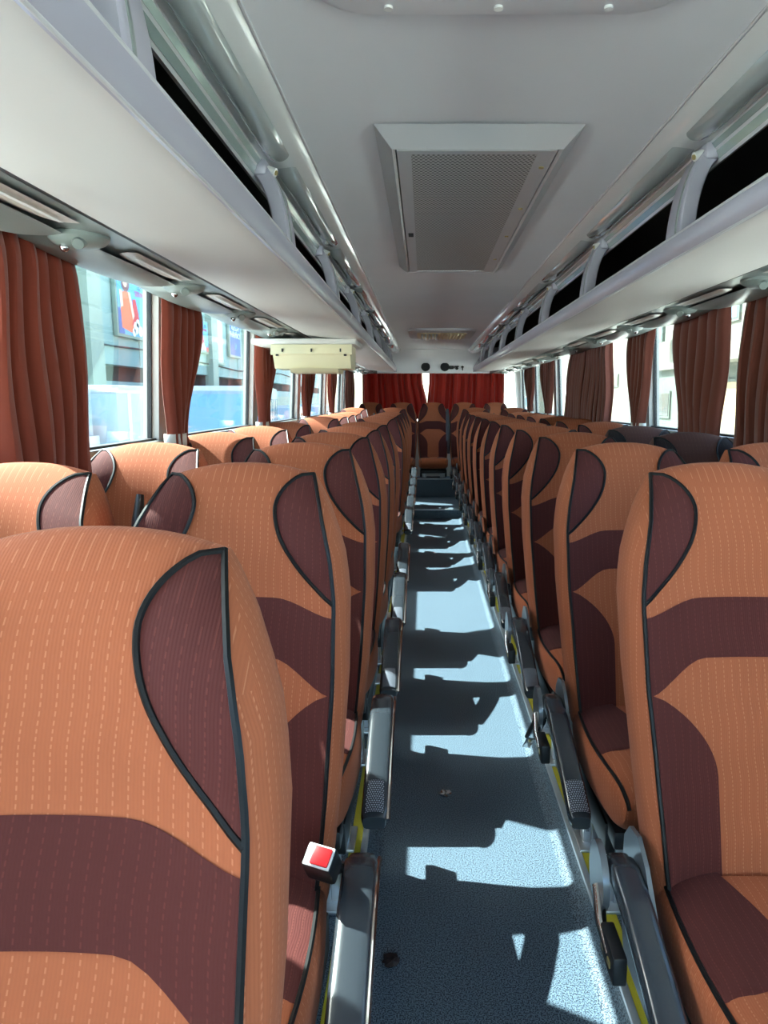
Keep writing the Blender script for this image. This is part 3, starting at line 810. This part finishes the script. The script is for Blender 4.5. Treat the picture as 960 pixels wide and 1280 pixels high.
        m = MB(); m.tube([(ax + sg * .038, -.24, .44 - ZP), (ax + sg * .046, -.30, .415 - ZP), (ax + sg * .046, -.36, .400 - ZP)], [.012, .010, .007], 10); D['lever' + nm] = m.mesh('recline_lever', M['chrome'])
        m = MB(); m.tube([(ax + sg * .032, y, z + .008 - ZP) for y, z in ap], .005, 6); D['strip' + nm] = m.mesh('edge_strip', M['chrome'])
        # armrest between the pair, folded up along the back
        m = MB(); cxm = -sg * .229
        pts = [(cxm + sg * .006, sYC(z) + .10, z - ZP) for z in [.50 + .62 * k / 12 for k in range(13)]]
        m.tube(pts, [.010] + [.0125] * 11 + [.008], 10); D['mid' + nm] = m.mesh('centre_armrest', M['black'])
    return D
SM = seat_meshes()
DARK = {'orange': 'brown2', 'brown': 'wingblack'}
def seat(label, x, y, z=ZP, aisle=0, dark=False, sxf=1.0, group=None, lean=0.0):
    t = thing('coach_seat', label, 'seat', (x, y, z), group); t.scale = (sxf, 1, 1); t.rotation_euler = (0, 0, random.uniform(-.003, .003))
    def put(name, key, par=t, loc=None):
        o = link(name, SM[key], par, loc)
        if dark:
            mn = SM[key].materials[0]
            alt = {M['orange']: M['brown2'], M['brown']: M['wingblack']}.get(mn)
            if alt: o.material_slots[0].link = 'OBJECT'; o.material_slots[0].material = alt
        return o
    b = put('backrest', 'backrest')
    for s in ('_r', '_l'):
        w_ = put('head_wing', 'wing' + s); put('wing_piping', 'wing' + s + '_p', w_)
        put('edge_piping', 'pipe' + s, b); put('side_panel', 'low' + s)
    put('back_band', 'band'); put('back_shell', 'shell')
    c_ = put('cushion', 'cushion')
    for s in ('r', 'l'): put('cushion_side_panel', 'cpanel_' + s, c_); put('cushion_piping', 'cpipe_' + s, c_)
    put('seat_frame', 'frame')
    for lx, ly in ((-.13, -.25), (.13, -.25), (-.13, -.50), (.13, -.50)): put('leg', 'leg', t, (lx, ly, 0))
    if aisle:
        k = 'R' if aisle > 0 else 'L'
        a = put('armrest', 'arm' + k); put('grip_pad', 'grip' + k, a)
        if k == 'L':
            put('side_plate', 'plate' + k); put('pivot_cover', 'pivot' + k); put('recline_lever', 'lever' + k)
            cb = put('control_box', 'switch' + k); put('control_mark', 'mark' + k, cb)
        else: put('edge_strip', 'strip' + k)
        put('centre_armrest', 'mid' + k)
    return t
ORD = ['', 'first', 'second', 'third', 'fourth', 'fifth', 'sixth', 'seventh', 'eighth', 'ninth', 'tenth', 'eleventh', 'twelfth']
XLA, XLW, XRA, XRW = -0.376, -0.842, 0.618, 1.084
SEATS = {}
for i, k in enumerate([12, 11, 10, 9, 8, 6, 5, 4, 3, 2, 1]):
    y = k * P - 0.015; zp = ZP + (0.04 if k == 12 else 0)
    SEATS['LA%d' % k] = seat('orange and brown aisle seat on cream box side, %s row ahead of rear bench' % ORD[i + 1], XLA + (.012 if k == 1 else 0), y, zp - (.01 if k == 1 else 0), 1, group='seats on the cream box side')
    if k > 1:
        SEATS['LW%d' % k] = seat('orange and brown window seat on cream box side, %s row ahead of rear bench' % ORD[i + 1], XLW, y, zp, group='seats on the cream box side')
for i, k in enumerate(range(12, 1, -1)):
    y = k * P - 0.015; zp = ZP + (0.04 if k == 12 else 0)
    SEATS['RA%d' % k] = seat('orange and brown aisle seat opposite the cream box, %s row ahead of rear bench' % ORD[i + 1], XRA, y, zp, -1, group='seats opposite the cream box')
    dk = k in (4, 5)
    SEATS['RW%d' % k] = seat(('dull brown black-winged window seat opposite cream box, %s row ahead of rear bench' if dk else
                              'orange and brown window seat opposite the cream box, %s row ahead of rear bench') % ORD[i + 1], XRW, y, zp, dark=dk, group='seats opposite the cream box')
BL = ['rear bench seat by the poster side window under the red curtain', 'rear bench seat between poster side corner and the middle seat',
      'middle seat of the rear bench facing down the aisle', 'rear bench seat just right of a passenger sitting in its middle seat', 'rear bench seat in the corner opposite the poster side']
BL[3] = 'rear bench seat between the middle seat and corner opposite the posters'
for i in range(5):
    s_ = seat('orange and brown ' + BL[i], C - 0.01 + (i - 2) * 0.418, 9.95, ZP + 0.10, sxf=0.895, group='rear bench seats')
# dark belt strip beside the middle rear seat
o = MB().tube([(0.31, 9.86, 1.20), (0.315, 9.80, 1.0), (0.318, 9.74, .80), (0.32, 9.70, .62)], [.02, .028, .03, .02], 8).build('seat_belt', M['shell'])
tag(o, 'grey seat belt strap hanging beside the middle rear bench seat', 'seat belt')

# belt buckles that show
def buckle(loc, rot, par=None):
    t = thing('belt_buckle', 'black seat belt buckle with red button standing on aisle seat cushion', 'buckle', loc); t.rotation_euler = rot
    bd = MB(); bd.box(-.026, .026, -.020, .020, -.010, .060, .006).build('buckle_body', M['black'], t)
    MB().box(-.023, .023, -.018, .018, .058, .063, .002).build('buckle_rim', M['white'], t)
    MB().box(-.012, .020, -.015, .015, .061, .067, .003).build('release_button', M['red'], t)
    MB().tube([(0, 0, -.005), (.006, .012, -.04), (.010, .03, -.075)], [.014, .012, .010], 8).build('buckle_stalk', M['black'], t)
    return t
buckle((-0.170, 1.15, 0.528), (math.radians(38), math.radians(8), math.radians(-14)))
t = thing('belt_tongue', 'metal belt tongue dangling from a seat armrest into the aisle', 'buckle', (0.335, 1.98, 0.43))
MB().box(-.020, .020, -.006, .006, -.085, -.01, .004).build('tongue_cover', M['black'], t)
MB().box(-.015, .015, -.010, -.006, -.075, -.025, .002).build('tongue_face', M['chrome'], t)
MB().box(-.012, .012, -.002, .002, -.12, -.08, .001).build('tongue_blade', M['chrome'], t)
MB().tube([(0, 0, -.012), (.012, .01, .03), (.03, .03, .06)], [.014, .014, .012], 6).build('webbing', M['black'], t)
t.rotation_euler = (0.35, 0.25, 0.3)

# ------------------------------------------------------------------ curtains
def curtain(name, label, side, y0, y1, folds, m, tie=None, ztop=1.722, zbot=1.10, flare=0.0, amp=0.034, band=True, ph=0.0, group=None):
    """pleated cloth hung from the rail; tie = (centre y, width, z) gathers it"""
    X = 1.098; t = thing(name, label, 'curtain', (sx(side, X), (y0 + y1) / 2, zbot), group)
    yc_ = (y0 + y1) / 2
    nu, nv = folds * 10 + 1, 26
    rnd = [random.uniform(-.5, .5) for _ in range(folds + 2)]
    def rng(z):
        a, b = y0, y1
        f_ = (ztop - z) / (ztop - zbot)
        if tie:
            cy_, w_, zt_ = tie
            if z >= zt_:
                k = ss(ztop - z, 0.0, ztop - zt_) ** 0.85
                bulge = 0.02 * math.sin(PI * (ztop - z) / (ztop - zt_))
            else: k = 1 - 0.25 * (zt_ - z) / max(.01, zt_ - zbot); bulge = 0
            a = a + (cy_ - w_ / 2 - a) * k; b = b + (cy_ + w_ / 2 - b) * k + bulge
        else:
            a -= flare * f_ * (1 if flare > 0 else 0); b -= flare * f_ * (0 if flare > 0 else 1)
        return a, b
    def fn(u, v):
        z = ztop + (zbot - ztop) * v; a, b = rng(z)
        fi = u * folds; j = int(fi) % len(rnd)
        head = 1 - 0.35 * math.exp(-((ztop - z) / .05) ** 2)
        w = 2 * (math.sin(PI * (fi + .12 * rnd[j] * math.sin(PI * (fi % 1)) + .03 * math.sin(5 * v + ph + j))) ** 2 + .03) ** .42 - 1
        w *= 0.8 + 0.4 * rnd[j]
        x = amp * w * head + 0.006 * math.sin(7 * v + 5 * u + ph)
        y = a + (b - a) * (u + 0.012 * math.sin(4 * PI * fi + ph))
        zz_ = z + (0.008 * w if v < .02 else 0)
        return (side * x * -1, y - yc_, zz_ - zbot)
    o = MB().grid(nu, nv, fn).build('curtain_cloth', m, t)
    sd = o.modifiers.new('thickness', 'SOLIDIFY'); sd.thickness = 0.003; sd.offset = 0
    # hooks and header tape
    n_h = max(2, folds)
    for k in range(n_h):
        y = y0 + (y1 - y0) * (k + .5) / n_h - yc_
        MB().tube([(0, y, ztop - zbot - .005), (0, y, ztop - zbot + .008)], .004, 6).build('hook', M['white'], t)
    if tie and band:
        cy_, w_, zt_ = tie
        pts = [(0.034 * math.cos(a), cy_ - yc_ + (w_ / 2 + .012) * math.sin(a), zt_ - zbot) for a in [2 * PI * k / 24 for k in range(25)]]
        m_ = MB(); h = .024
        vs = [(q[0], q[1], q[2] - h) for q in pts] + [(q[0], q[1], q[2] + h) for q in pts]
        n = len(pts); m_.add(vs, [(i, i + 1, n + i + 1, n + i) for i in range(n - 1)])
        tb = m_.build('tieback', M['tie'], t); s2 = tb.modifiers.new('thickness', 'SOLIDIFY'); s2.thickness = .004
    return t
GC = 'side window curtains'
curtain('curtain', 'wide rust brown curtain hanging open beside the window with the large poster', -1, 1.66, 2.09, 6, M['curtain'], flare=-0.01, amp=.040, group=GC)
curtain('curtain', 'rust brown curtain tied at pillar between the two poster windows', -1, 2.80, 3.25, 5, M['curtain'], tie=(2.88, .15, 1.165), ph=1.0, group=GC)
curtain('curtain', 'rust brown tied curtain just in front of the cream overhead box', -1, 4.36, 4.88, 5, M['curtain'], tie=(4.44, .16, 1.165), ph=2.0, group=GC)
curtain('curtain', 'rust brown tied curtain just behind the cream overhead box', -1, 5.98, 6.58, 5, M['curtain'], tie=(6.08, .17, 1.165), ph=.5, group=GC)
curtain('curtain', 'rust brown tied curtain second before rear corner on the poster side', -1, 7.55, 8.20, 5, M['curtain'], tie=(7.78, .2, 1.165), ph=.9, group=GC)
curtain('curtain', 'dark brown curtain gathered in the rear corner on the poster side', -1, 9.30, 10.15, 6, M['curtain_r'], flare=0.0, ph=.2, group=GC)
curtain('curtain', 'brown curtain hanging straight beside the wide tan door outside', 1, 2.28, 2.86, 7, M['curtain_r'], flare=-.03, amp=.038, group=GC)
curtain('curtain', 'brown curtain with pleated sagging head beside the small window outside', 1, 3.03, 3.68, 6, M['curtain_r'], tie=(3.31, .44, 1.11), band=False, ph=1.3, amp=.040, group=GC)
curtain('curtain', 'brown tied curtain next to the pillar, opposite the cream box', 1, 4.02, 4.50, 5, M['curtain_r'], tie=(4.24, .17, 1.165), ph=.3, group=GC)
curtain('curtain', 'widest brown curtain drawn across the window opposite the cream box', 1, 4.92, 6.20, 13, M['curtain_r'], flare=-.25, ph=.8, amp=.040, group=GC)
curtain('curtain', 'brown tied curtain just behind the widest drawn curtain', 1, 7.10, 7.85, 5, M['curtain_r'], tie=(7.30, .2, 1.165), ph=.6, group=GC)
curtain('curtain', 'brown tied curtain nearest the rear corner, opposite the poster side', 1, 8.35, 9.00, 5, M['curtain_r'], tie=(8.55, .2, 1.165), ph=1.6, group=GC)
# red rear curtains
def rear_curtain(label, x0, x1, folds, ph, gap):
    t = thing('rear_curtain', label, 'curtain', ((x0 + x1) / 2, 10.42, 1.05), 'red rear window curtains'); xc = (x0 + x1) / 2
    def fn(u, v):
        fi = u * folds; zz_ = 1.695 + (1.05 - 1.695) * v
        w_ = math.sin(2 * PI * fi + ph + .9 * math.sin(fi * 2.3))
        x = x0 + (x1 - x0) * u
        x += gap * (1 - ss(v, .1, .75)) * (u if gap < 0 else (1 - u))
        return (x - xc + .01 * math.sin(4 * PI * fi), .025 * w_, zz_ - 1.05)
    o = MB().grid(folds * 10 + 1, 14, fn).build('curtain_cloth', M['redcurtain'], t)
    sd = o.modifiers.new('thickness', 'SOLIDIFY'); sd.thickness = 0.003
    MB().tube([(x0 - xc, 0, .655), (x1 - xc, 0, .655)], .007, 8).build('rail', M['gasket'], t)
    for k in range(folds):
        x = x0 + (x1 - x0) * (k + .5) / folds - xc
        MB().tube([(x, 0, .64), (x, 0, .662)], .005, 6).build('hook', M['white'], t)
rear_curtain('translucent red curtain over the rear window, poster side half', -0.86, 0.045, 9, 0.0, -0.07)
rear_curtain('translucent red curtain over the rear window, half away from posters', 0.045, 1.12, 10, 0.7, 0.03)

# ------------------------------------------------------------------ cream box under the left rack
t = thing('overhead_box', 'cream moulded box on a white plate hung below the luggage rack', 'box', (-0.64, 4.15, 1.62))
m = MB(); m.box(-.315, .265, 0, .42, .002, .034, .008); m.build('mounting_plate', M['rack'], t)
m = MB(); m.prism_x([(0.015, .004), (0.0, -.055), (0.006, -.064), (.05, -.128), (.30, -.128), (.34, -.05), (.34, .004)], -.195, .232); m.build('box_body', M['cream'], t)
m = MB(); m.prism_x([(-.004, .001), (-.014, -.050), (-.006, -.056), (.02, -.050), (.03, .001)], -.205, .242); m.build('front_flap', M['cream'], t)
m = MB(); m.prism_x([(.03, -.127), (.06, -.150), (.27, -.150), (.30, -.127)], -.11, .16); m.build('belly', M['cream'], t)
for x in (-.14, .02, .18): MB().box(x - .004, x + .004, -.016, -.010, -.040, -.022).build('screw', M['black'], t, smooth=False)
for x in (-.17, .205): MB().box(x - .008, x + .008, -.012, .0, -.062, -.046, .002).build('latch', M['black'], t)
# middle door
dr = struct(MB().box(sx(-1, 1.225), sx(-1, 1.205), DOOR0, DOOR1, -0.66, SILL - .03).build('door_1', M['wallpl'], smooth=False))
MB().box(sx(-1, 1.204), sx(-1, 1.196), DOOR0 + .25, DOOR0 + .28, 0.2, 0.9, .003).build('door_handle', M['alu'], dr)

# ------------------------------------------------------------------ litter on the floor
def scrap(name, label, cat, loc, r, m, seed):
    rnd = random.Random(seed); bm = bmesh.new(); bmesh.ops.create_icosphere(bm, subdivisions=2, radius=r)
    for v in bm.verts: v.co *= rnd.uniform(.55, 1.15); v.co.z *= .45
    mz = min(v.co.z for v in bm.verts)
    for v in bm.verts: v.co.z -= mz
    me = bpy.data.meshes.new(name); bm.to_mesh(me); bm.free(); me.materials.append(m)
    o = link(name, me, None, loc); tag(o, label, cat); return o
scrap('foil_scrap', 'crumpled silver foil scrap on the blue aisle floor', 'litter', (0.07, 2.306, 0.0005), .022, M['chrome'], 3)
scrap('dry_leaf', 'small dark dry leaf on the aisle floor by an armrest', 'litter', (-0.079, 1.56, 0.0005), .022, mat('dark leaf', (40, 24, 20), .7), 5)

# ------------------------------------------------------------------ outside
GZ = -1.25
M['bounce_ground'] = mat('pale bounce concrete', (222, 218, 208), .9, noise=.25, nscale=1.5)  # ground colour made paler to bounce light up onto the ceiling
M['facade'] = mat('pale facade paint', (140, 164, 158), .8, noise=.08, nscale=.6)
M['facade2'] = mat('cream facade paint', (158, 168, 152), .8, noise=.06, nscale=.8)
M['facade3'] = mat('green grey cladding', (132, 150, 136), .8, noise=.06, nscale=.8)
M['house'] = mat('darkened sand house paint', (112, 113, 100), .8, noise=.08, nscale=.8); M['house2'] = mat('darkened grey green house plinth', (82, 92, 82), .8, noise=.08, nscale=.8)  # house colours darkened to offset the strong sun on the walls
M['winblue'] = mat('blue window pane', (74, 118, 140), .12, coat=.5)
M['windark'] = mat('dark window pane', (46, 54, 58), .15, coat=.4)
M['dark'] = mat('dark opening', (34, 36, 38), .8)
M['truckw'] = mat('white truck paint', (146, 166, 176), .3, coat=.4)
M['blueglass'] = mat('blue windscreen glass', (120, 168, 206), .08, coat=.6)
M['tan'] = mat('tan roller door', (160, 142, 104), .7, noise=.15, nscale=4)
M['p_blue'] = mat('poster blue', (92, 160, 214), .6); M['p_dk'] = mat('poster deep blue', (28, 88, 150), .6)
M['p_or'] = mat('poster orange', (228, 104, 60), .6); M['p_red'] = mat('poster red', (196, 50, 52), .6)
M['p_skin'] = mat('poster skin', (226, 186, 160), .6); M['p_hair'] = mat('poster brown', (120, 72, 70), .6)
M['p_wh'] = mat('poster white', (232, 238, 238), .6); M['p_teal'] = mat('poster teal', (30, 92, 104), .6)
M['signblue'] = mat('sign blue', (44, 92, 158), .5)
M['tyre'] = mat('tyre rubber', (28, 28, 30), .8)
gr = struct(MB().box(-60, 60, -40, 120, GZ - .2, GZ).build('ground', M['bounce_ground'], smooth=False))

XF = -10.0
def fz(px, py): q = on_x(px, py, XF); return q.y, q.z
bl = thing('building', 'long pale building with posters and a dark ledge opening behind the trucks', 'building', (XF - 3, 35, GZ))
def bx(x0, x1, y0, y1, z0, z1, name, m, par=None, bev=0):
    par = par or bl; l = par.location
    return MB().box(x0 - l.x, x1 - l.x, y0 - l.y, y1 - l.y, z0 - l.z, z1 - l.z, bev).build(name, m, par, smooth=bool(bev))
bx(XF - 8, XF, 6, 75, 2.45, 7.2, 'upper_wall', M['facade'])
bx(XF - 8, XF - .5, 6, 75, GZ, 2.45, 'lower_wall', M['dark'])
bx(XF - .45, XF + .02, 6, 75, 1.55, 1.92, 'ledge', M['facade'])
bx(XF - .40, XF - .02, 6, 75, GZ, 1.55, 'shopfront', M['facade2'])
for px in (112, 262, 306):
    y = on_x(px, 440, XF).y
    bx(XF - .1, XF + .28, y - .5, y + .4, GZ, 7.2, 'pilaster', M['facade2'])
for px0, px1 in ((266, 277),):
    ya, yb = on_x(px0, 420, XF).y, on_x(px1, 420, XF).y
    w_ = bx(XF - .05, XF + .05, ya, yb, 3.1, 5.9, 'window', M['winblue'])
    for z in (3.02, 5.9): bx(XF, XF + .12, ya - .1, yb + .1, z, z + .1, 'window_trim', M['facade2'])
for k in range(14):
    y = 8 + k * 4.6
    bx(XF - .02, XF + .015, y, y + .03, 2.5, 7.1, 'wall_joint', M['facade3'])
# cable along the wall
pts = [(XF + .06, 8 + 4 * k, 2.95 + (.06 if k % 2 else 0) - .1 * math.sin(k)) for k in range(14)]
o = MB().tube(pts, .03, 6).build('wall_cable', M['dark']); tag(o, 'thin dark cable slung along the pale building wall', 'cable')

def txt(s, size, m, loc, rot, par, name='lettering'):
    cu = bpy.data.curves.new(name, 'FONT'); cu.body = s; cu.size = size; cu.extrude = .004; cu.align_x = 'CENTER'
    o = bpy.data.objects.new(name, cu); COL.objects.link(o); o.parent = par; o.location = loc; o.rotation_euler = rot
    me = bpy.data.meshes.new_from_object(o.evaluated_get(bpy.context.evaluated_depsgraph_get()))
    bpy.data.objects.remove(o); me.materials.append(m)
    r = link(name, me, par, loc); r.rotation_euler = rot; return r
def poly_yz(par, pts, m, x, name='print'):
    n = len(pts); vs = [(x, a, b) for a, b in pts] + [(x + .006, a, b) for a, b in pts]
    fs = [tuple(range(n)), tuple(range(n, 2 * n))] + [(i, (i + 1) % n, n + (i + 1) % n, n + i) for i in range(n)]
    return MB().add(vs, fs).build(name, m, par, smooth=False)
def ell(cy, cz_, ry, rz, n=20): return [(cy + ry * math.cos(2 * PI * k / n), cz_ + rz * math.sin(2 * PI * k / n)) for k in range(n)]
def poster(label, pa, pb, second=False):
    (ya, zt), (yb, zb) = fz(*pa), fz(*pb)
    t = thing('poster', label, 'poster', (XF + .02, ya, zb)); w_, h_ = yb - ya, zt - zb
    MB().box(0, .14, -.12, w_ + .06, -.10, h_ + .08, .02).build('board_frame', M['facade3'], t)
    poly_yz(t, [(0, 0), (w_, 0), (w_, h_), (0, h_)], M['p_blue'], .142, 'background_print')
    S = lambda pts: [(a * w_, b * h_) for a, b in pts]
    poly_yz(t, S([(0.0, 0), (.18, 0), (.12, .3), (.04, .42), (0, .40)]), M['p_dk'], .146)
    poly_yz(t, S([(.10, .10), (.45, .04), (.52, .30), (.40, .66), (.30, .72), (.16, .68), (.08, .40)]), M['p_or'], .148)
    poly_yz(t, S([(.42, .18), (.70, .16), (.66, .40), (.58, .62), (.48, .60), (.50, .30)]), M['p_red'], .150)
    poly_yz(t, S([(.34, .70), (.40, .70), (.52, .34), (.46, .26)]), M['p_skin'], .154)
    poly_yz(t, S([(.06, .70), (.14, .70), (.16, .45), (.08, .42)]), M['p_skin'], .154)
    poly_yz(t, [(a * w_, b * h_) for a, b in ell(.26, .84, .13, .15)], M['p_hair'], .152)
    poly_yz(t, [(a * w_, b * h_) for a, b in ell(.25, .85, .065, .09)], M['p_skin'], .158)
    for a, b, r in ((.56, .14, .09), (.70, .10, .08), (.62, .22, .06), (.48, .06, .06)):
        poly_yz(t, [(p_[0] * w_, p_[1] * h_) for p_ in ell(a, b, r, r * 1.2, 9)], M['p_wh'], .160)
    poly_yz(t, [(p_[0] * w_, p_[1] * h_) for p_ in ell(.90, .07, .10, .09, 9)], M['p_red'], .161)
    rot = (PI / 2, 0, PI / 2)
    txt('ZIM', .16 * h_, M['p_teal'], (.150, .78 * w_, .80 * h_), rot, t)
    txt('SERVING', .12 * h_, M['p_red'], (.150, .76 * w_, .68 * h_), rot, t)
    return t
poster('blue poster with woman in orange dress and red lettering on pale building', (138, 336), (180, 424))
poster('smaller looking blue and red poster partly behind the tied curtain', (238, 398), (256, 440), True)
(ya, zt), (yb, zb) = fz(283, 400), fz(297, 446)
t = thing('shop_sign', 'blue sign with white Arabic and Latin lettering on the pale building', 'sign', (XF + .02, ya, zb)); w_, h_ = yb - ya, zt - zb
MB().box(0, .14, -.15, w_ + .15, -.12, h_ + .1, .02).build('board_frame', M['facade2'], t)
poly_yz(t, [(0, 0), (w_, 0), (w_, h_), (0, h_)], M['signblue'], .142, 'background_print')
rot = (PI / 2, 0, PI / 2)
txt('\ufe94\ufef4\ufedf\ufeaa\ufef4\ufebb', .30 * h_, M['p_wh'], (.15, w_ / 2, .74 * h_), rot, t)
txt('PHARMACY', .20 * w_, M['p_wh'], (.15, w_ / 2, .52 * h_), rot, t)
txt('24', .26 * h_, M['p_blue'], (.15, w_ / 2, .18 * h_), rot, t)

# white box truck beside the bus
def wheel(par, x, y, r=.48):
    w_ = MB().tube([(x - .14, y, r), (x + .14, y, r)], r, 24).build('wheel', M['tyre'], par)
    MB().tube([(x + .13, y, r), (x + .155, y, r)], r * .55, 18).build('hub', M['alu'], w_)
t = thing('box_truck', 'white box truck with air deflector parked beside the poster building', 'truck', (-5.2, 8.35, GZ))
MB().box(-1.2, 1.2, 1.35, 4.2, .75, 2.72, .03).build('cargo_box', M['truckw'], t)
for k in range(4): MB().box(1.19, 1.225, 1.7 + k * .62, 1.74 + k * .62, .8, 2.66).build('panel_rib', M['white'], t, smooth=False)
MB().box(-1.22, 1.23, 1.33, 4.22, 2.66, 2.76, .01).build('roof_rail', M['alu'], t)
m = MB(); m.prism_x([(1.1, .55), (-.75, .55), (-.95, 1.0), (-.75, 1.35), (-.35, 2.05), (.1, 2.12), (1.1, 2.12)], -1.05, 1.05); m.build('cab', M['truckw'], t, smooth=False)
MB().box(1.04, 1.065, -.35, .55, 1.45, 1.98, .02).build('side_window', M['windark'], t)
MB().box(1.05, 1.08, -.42, .62, 1.38, 2.05, .02).build('window_frame', M['truckw'], t)
MB().box(1.075, 1.09, -.33, .53, 1.45, 1.98, .02).build('side_window', M['windark'], t)
m = MB(); m.prism_x([(1.15, 2.12), (-.1, 2.12), (.2, 2.45), (.6, 2.66), (1.15, 2.70)], -.95, .95); m.build('air_deflector', M['truckw'], t, smooth=False)
MB().box(-1.0, 1.0, -.9, 4.1, .45, .62).build('chassis', M['dark'], t, smooth=False)
for x in (-.95, .95):
    for y in (.1, 3.3): wheel(t, x, y)
MB().box(1.1, 1.32, -.75, -.55, 1.5, 1.95, .03).build('mirror', M['dark'], t)

# second vehicle with a big blue windscreen
t = thing('parked_coach', 'pale parked coach whose large blue windscreen faces the aisle windows', 'bus', (-6.0, 22.5, GZ)); t.rotation_euler = (0, 0, math.radians(9))
m = MB(); m.prism_x([(0.0, .4), (-.15, 1.0), (-.05, 1.6), (.28, 2.85), (.5, 3.0), (9, 3.0), (9, .4)], -1.2, 1.2); m.build('coach_body', M['truckw'], t, smooth=False)
m = MB(); m.prism_x([(-.10, 1.5), (.22, 2.75), (.26, 2.75), (-.04, 1.5)], -1.08, 1.08); m.build('windscreen', M['blueglass'], t, smooth=False)
m = MB(); m.prism_x([(-.18, 1.12), (-.13, 1.42), (-.08, 1.42), (-.12, 1.12)], -1.0, 1.0); m.build('front_panel', M['p_dk'], t, smooth=False)
for k in range(5): MB().box(1.19, 1.21, 1.0 + k * 1.5, 2.3 + k * 1.5, 1.6, 2.6, .03).build('side_window', M['winblue'], t)
for x in (-1.05, 1.05):
    for y in (1.8, 7.0): wheel(t, x, y, .46)
for i, (x, y) in enumerate(((-6.8, 33), (-6.6, 41))):
    t = thing('delivery_van', ['pale delivery van parked beyond the blue windscreen coach', 'farthest pale delivery van along the poster building'][i], 'van', (x, y, GZ))
    m = MB(); m.prism_x([(0, .4), (-.1, 1.1), (.7, 1.35), (1.2, 2.2), (5, 2.3), (5, .4)], -.95, .95); m.build('van_body', M['truckw'], t, smooth=False)
    MB().box(.94, .965, .95, 2.0, 1.3, 1.95, .02).build('side_window', M['windark'], t); MB().box(.94, .965, 2.3, 4.6, 1.3, 1.95, .02).build('side_window', M['windark'], t)
    for wx in (-.85, .85):
        for wy in (.9, 4.0): wheel(t, wx, wy, .35)

# houses on the other side
XR = 8.5
hs = thing('building', 'white house with overhanging upper floor, small window and tan roller door', 'building', (XR + 4, 22, GZ))
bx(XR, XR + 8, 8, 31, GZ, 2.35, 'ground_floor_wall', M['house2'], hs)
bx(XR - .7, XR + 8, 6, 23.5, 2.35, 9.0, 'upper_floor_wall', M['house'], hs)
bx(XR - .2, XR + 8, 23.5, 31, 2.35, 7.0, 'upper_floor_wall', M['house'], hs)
def rwin(px0, py0, px1, py1, X, m, name='window', par=hs):
    a, b = on_x(px0, py0, X), on_x(px1, py1, X); ya, yb = sorted((a.y, b.y)); za, zb_ = sorted((a.z, b.z))
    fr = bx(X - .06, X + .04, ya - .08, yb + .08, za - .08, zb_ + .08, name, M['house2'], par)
    l = fr.parent.location
    MB().box(X - .075 - l.x, X - .05 - l.x, ya - l.y, yb - l.y, za - l.z, zb_ - l.z).build('pane', m, fr, smooth=False)
rwin(824, 492, 837, 520, XR, M['windark']); rwin(908, 478, 926, 545, XR, M['tan'], 'roller_door')
rwin(896, 490, 901, 520, XR, M['windark'])
rwin(818, 408, 829, 424, XR - .7, M['winblue']); rwin(914, 375, 925, 396, XR - .7, M['winblue'])
bx(XR - .5, XR + .1, 9.0, 9.7, .55, .8, 'wall_lamp', M['dark'], hs)
h2 = thing('building', 'low cream house with balcony beyond the white house', 'building', (15, 50, GZ))
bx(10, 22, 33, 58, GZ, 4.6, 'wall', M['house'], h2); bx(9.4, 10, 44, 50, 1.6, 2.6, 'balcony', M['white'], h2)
rwin(768, 470, 773, 482, 10, M['windark'], 'window', h2)
for i, (x, y, hgt, w_) in enumerate(((14, 66, 9, 12),)):
    b = thing('building', 'tall pale block far behind the low cream house', 'building', (x, y, GZ))
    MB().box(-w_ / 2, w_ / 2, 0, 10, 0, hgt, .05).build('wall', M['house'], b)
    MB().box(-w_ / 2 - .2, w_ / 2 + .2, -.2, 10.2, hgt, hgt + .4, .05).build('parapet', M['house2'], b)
    for r in range(2):
        for c_ in range(5):
            xx = -w_ / 2 + 1.2 + c_ * (w_ - 2.4) / 4
            f_ = MB().box(xx - .6, xx + .6, -.06, .05, 1.2 + r * 3.2, 2.9 + r * 3.2).build('window', M['white'], b, smooth=False)
            MB().box(xx - .5, xx + .5, -.08, -.04, 1.3 + r * 3.2, 2.8 + r * 3.2).build('pane', M['winblue'], f_, smooth=False)
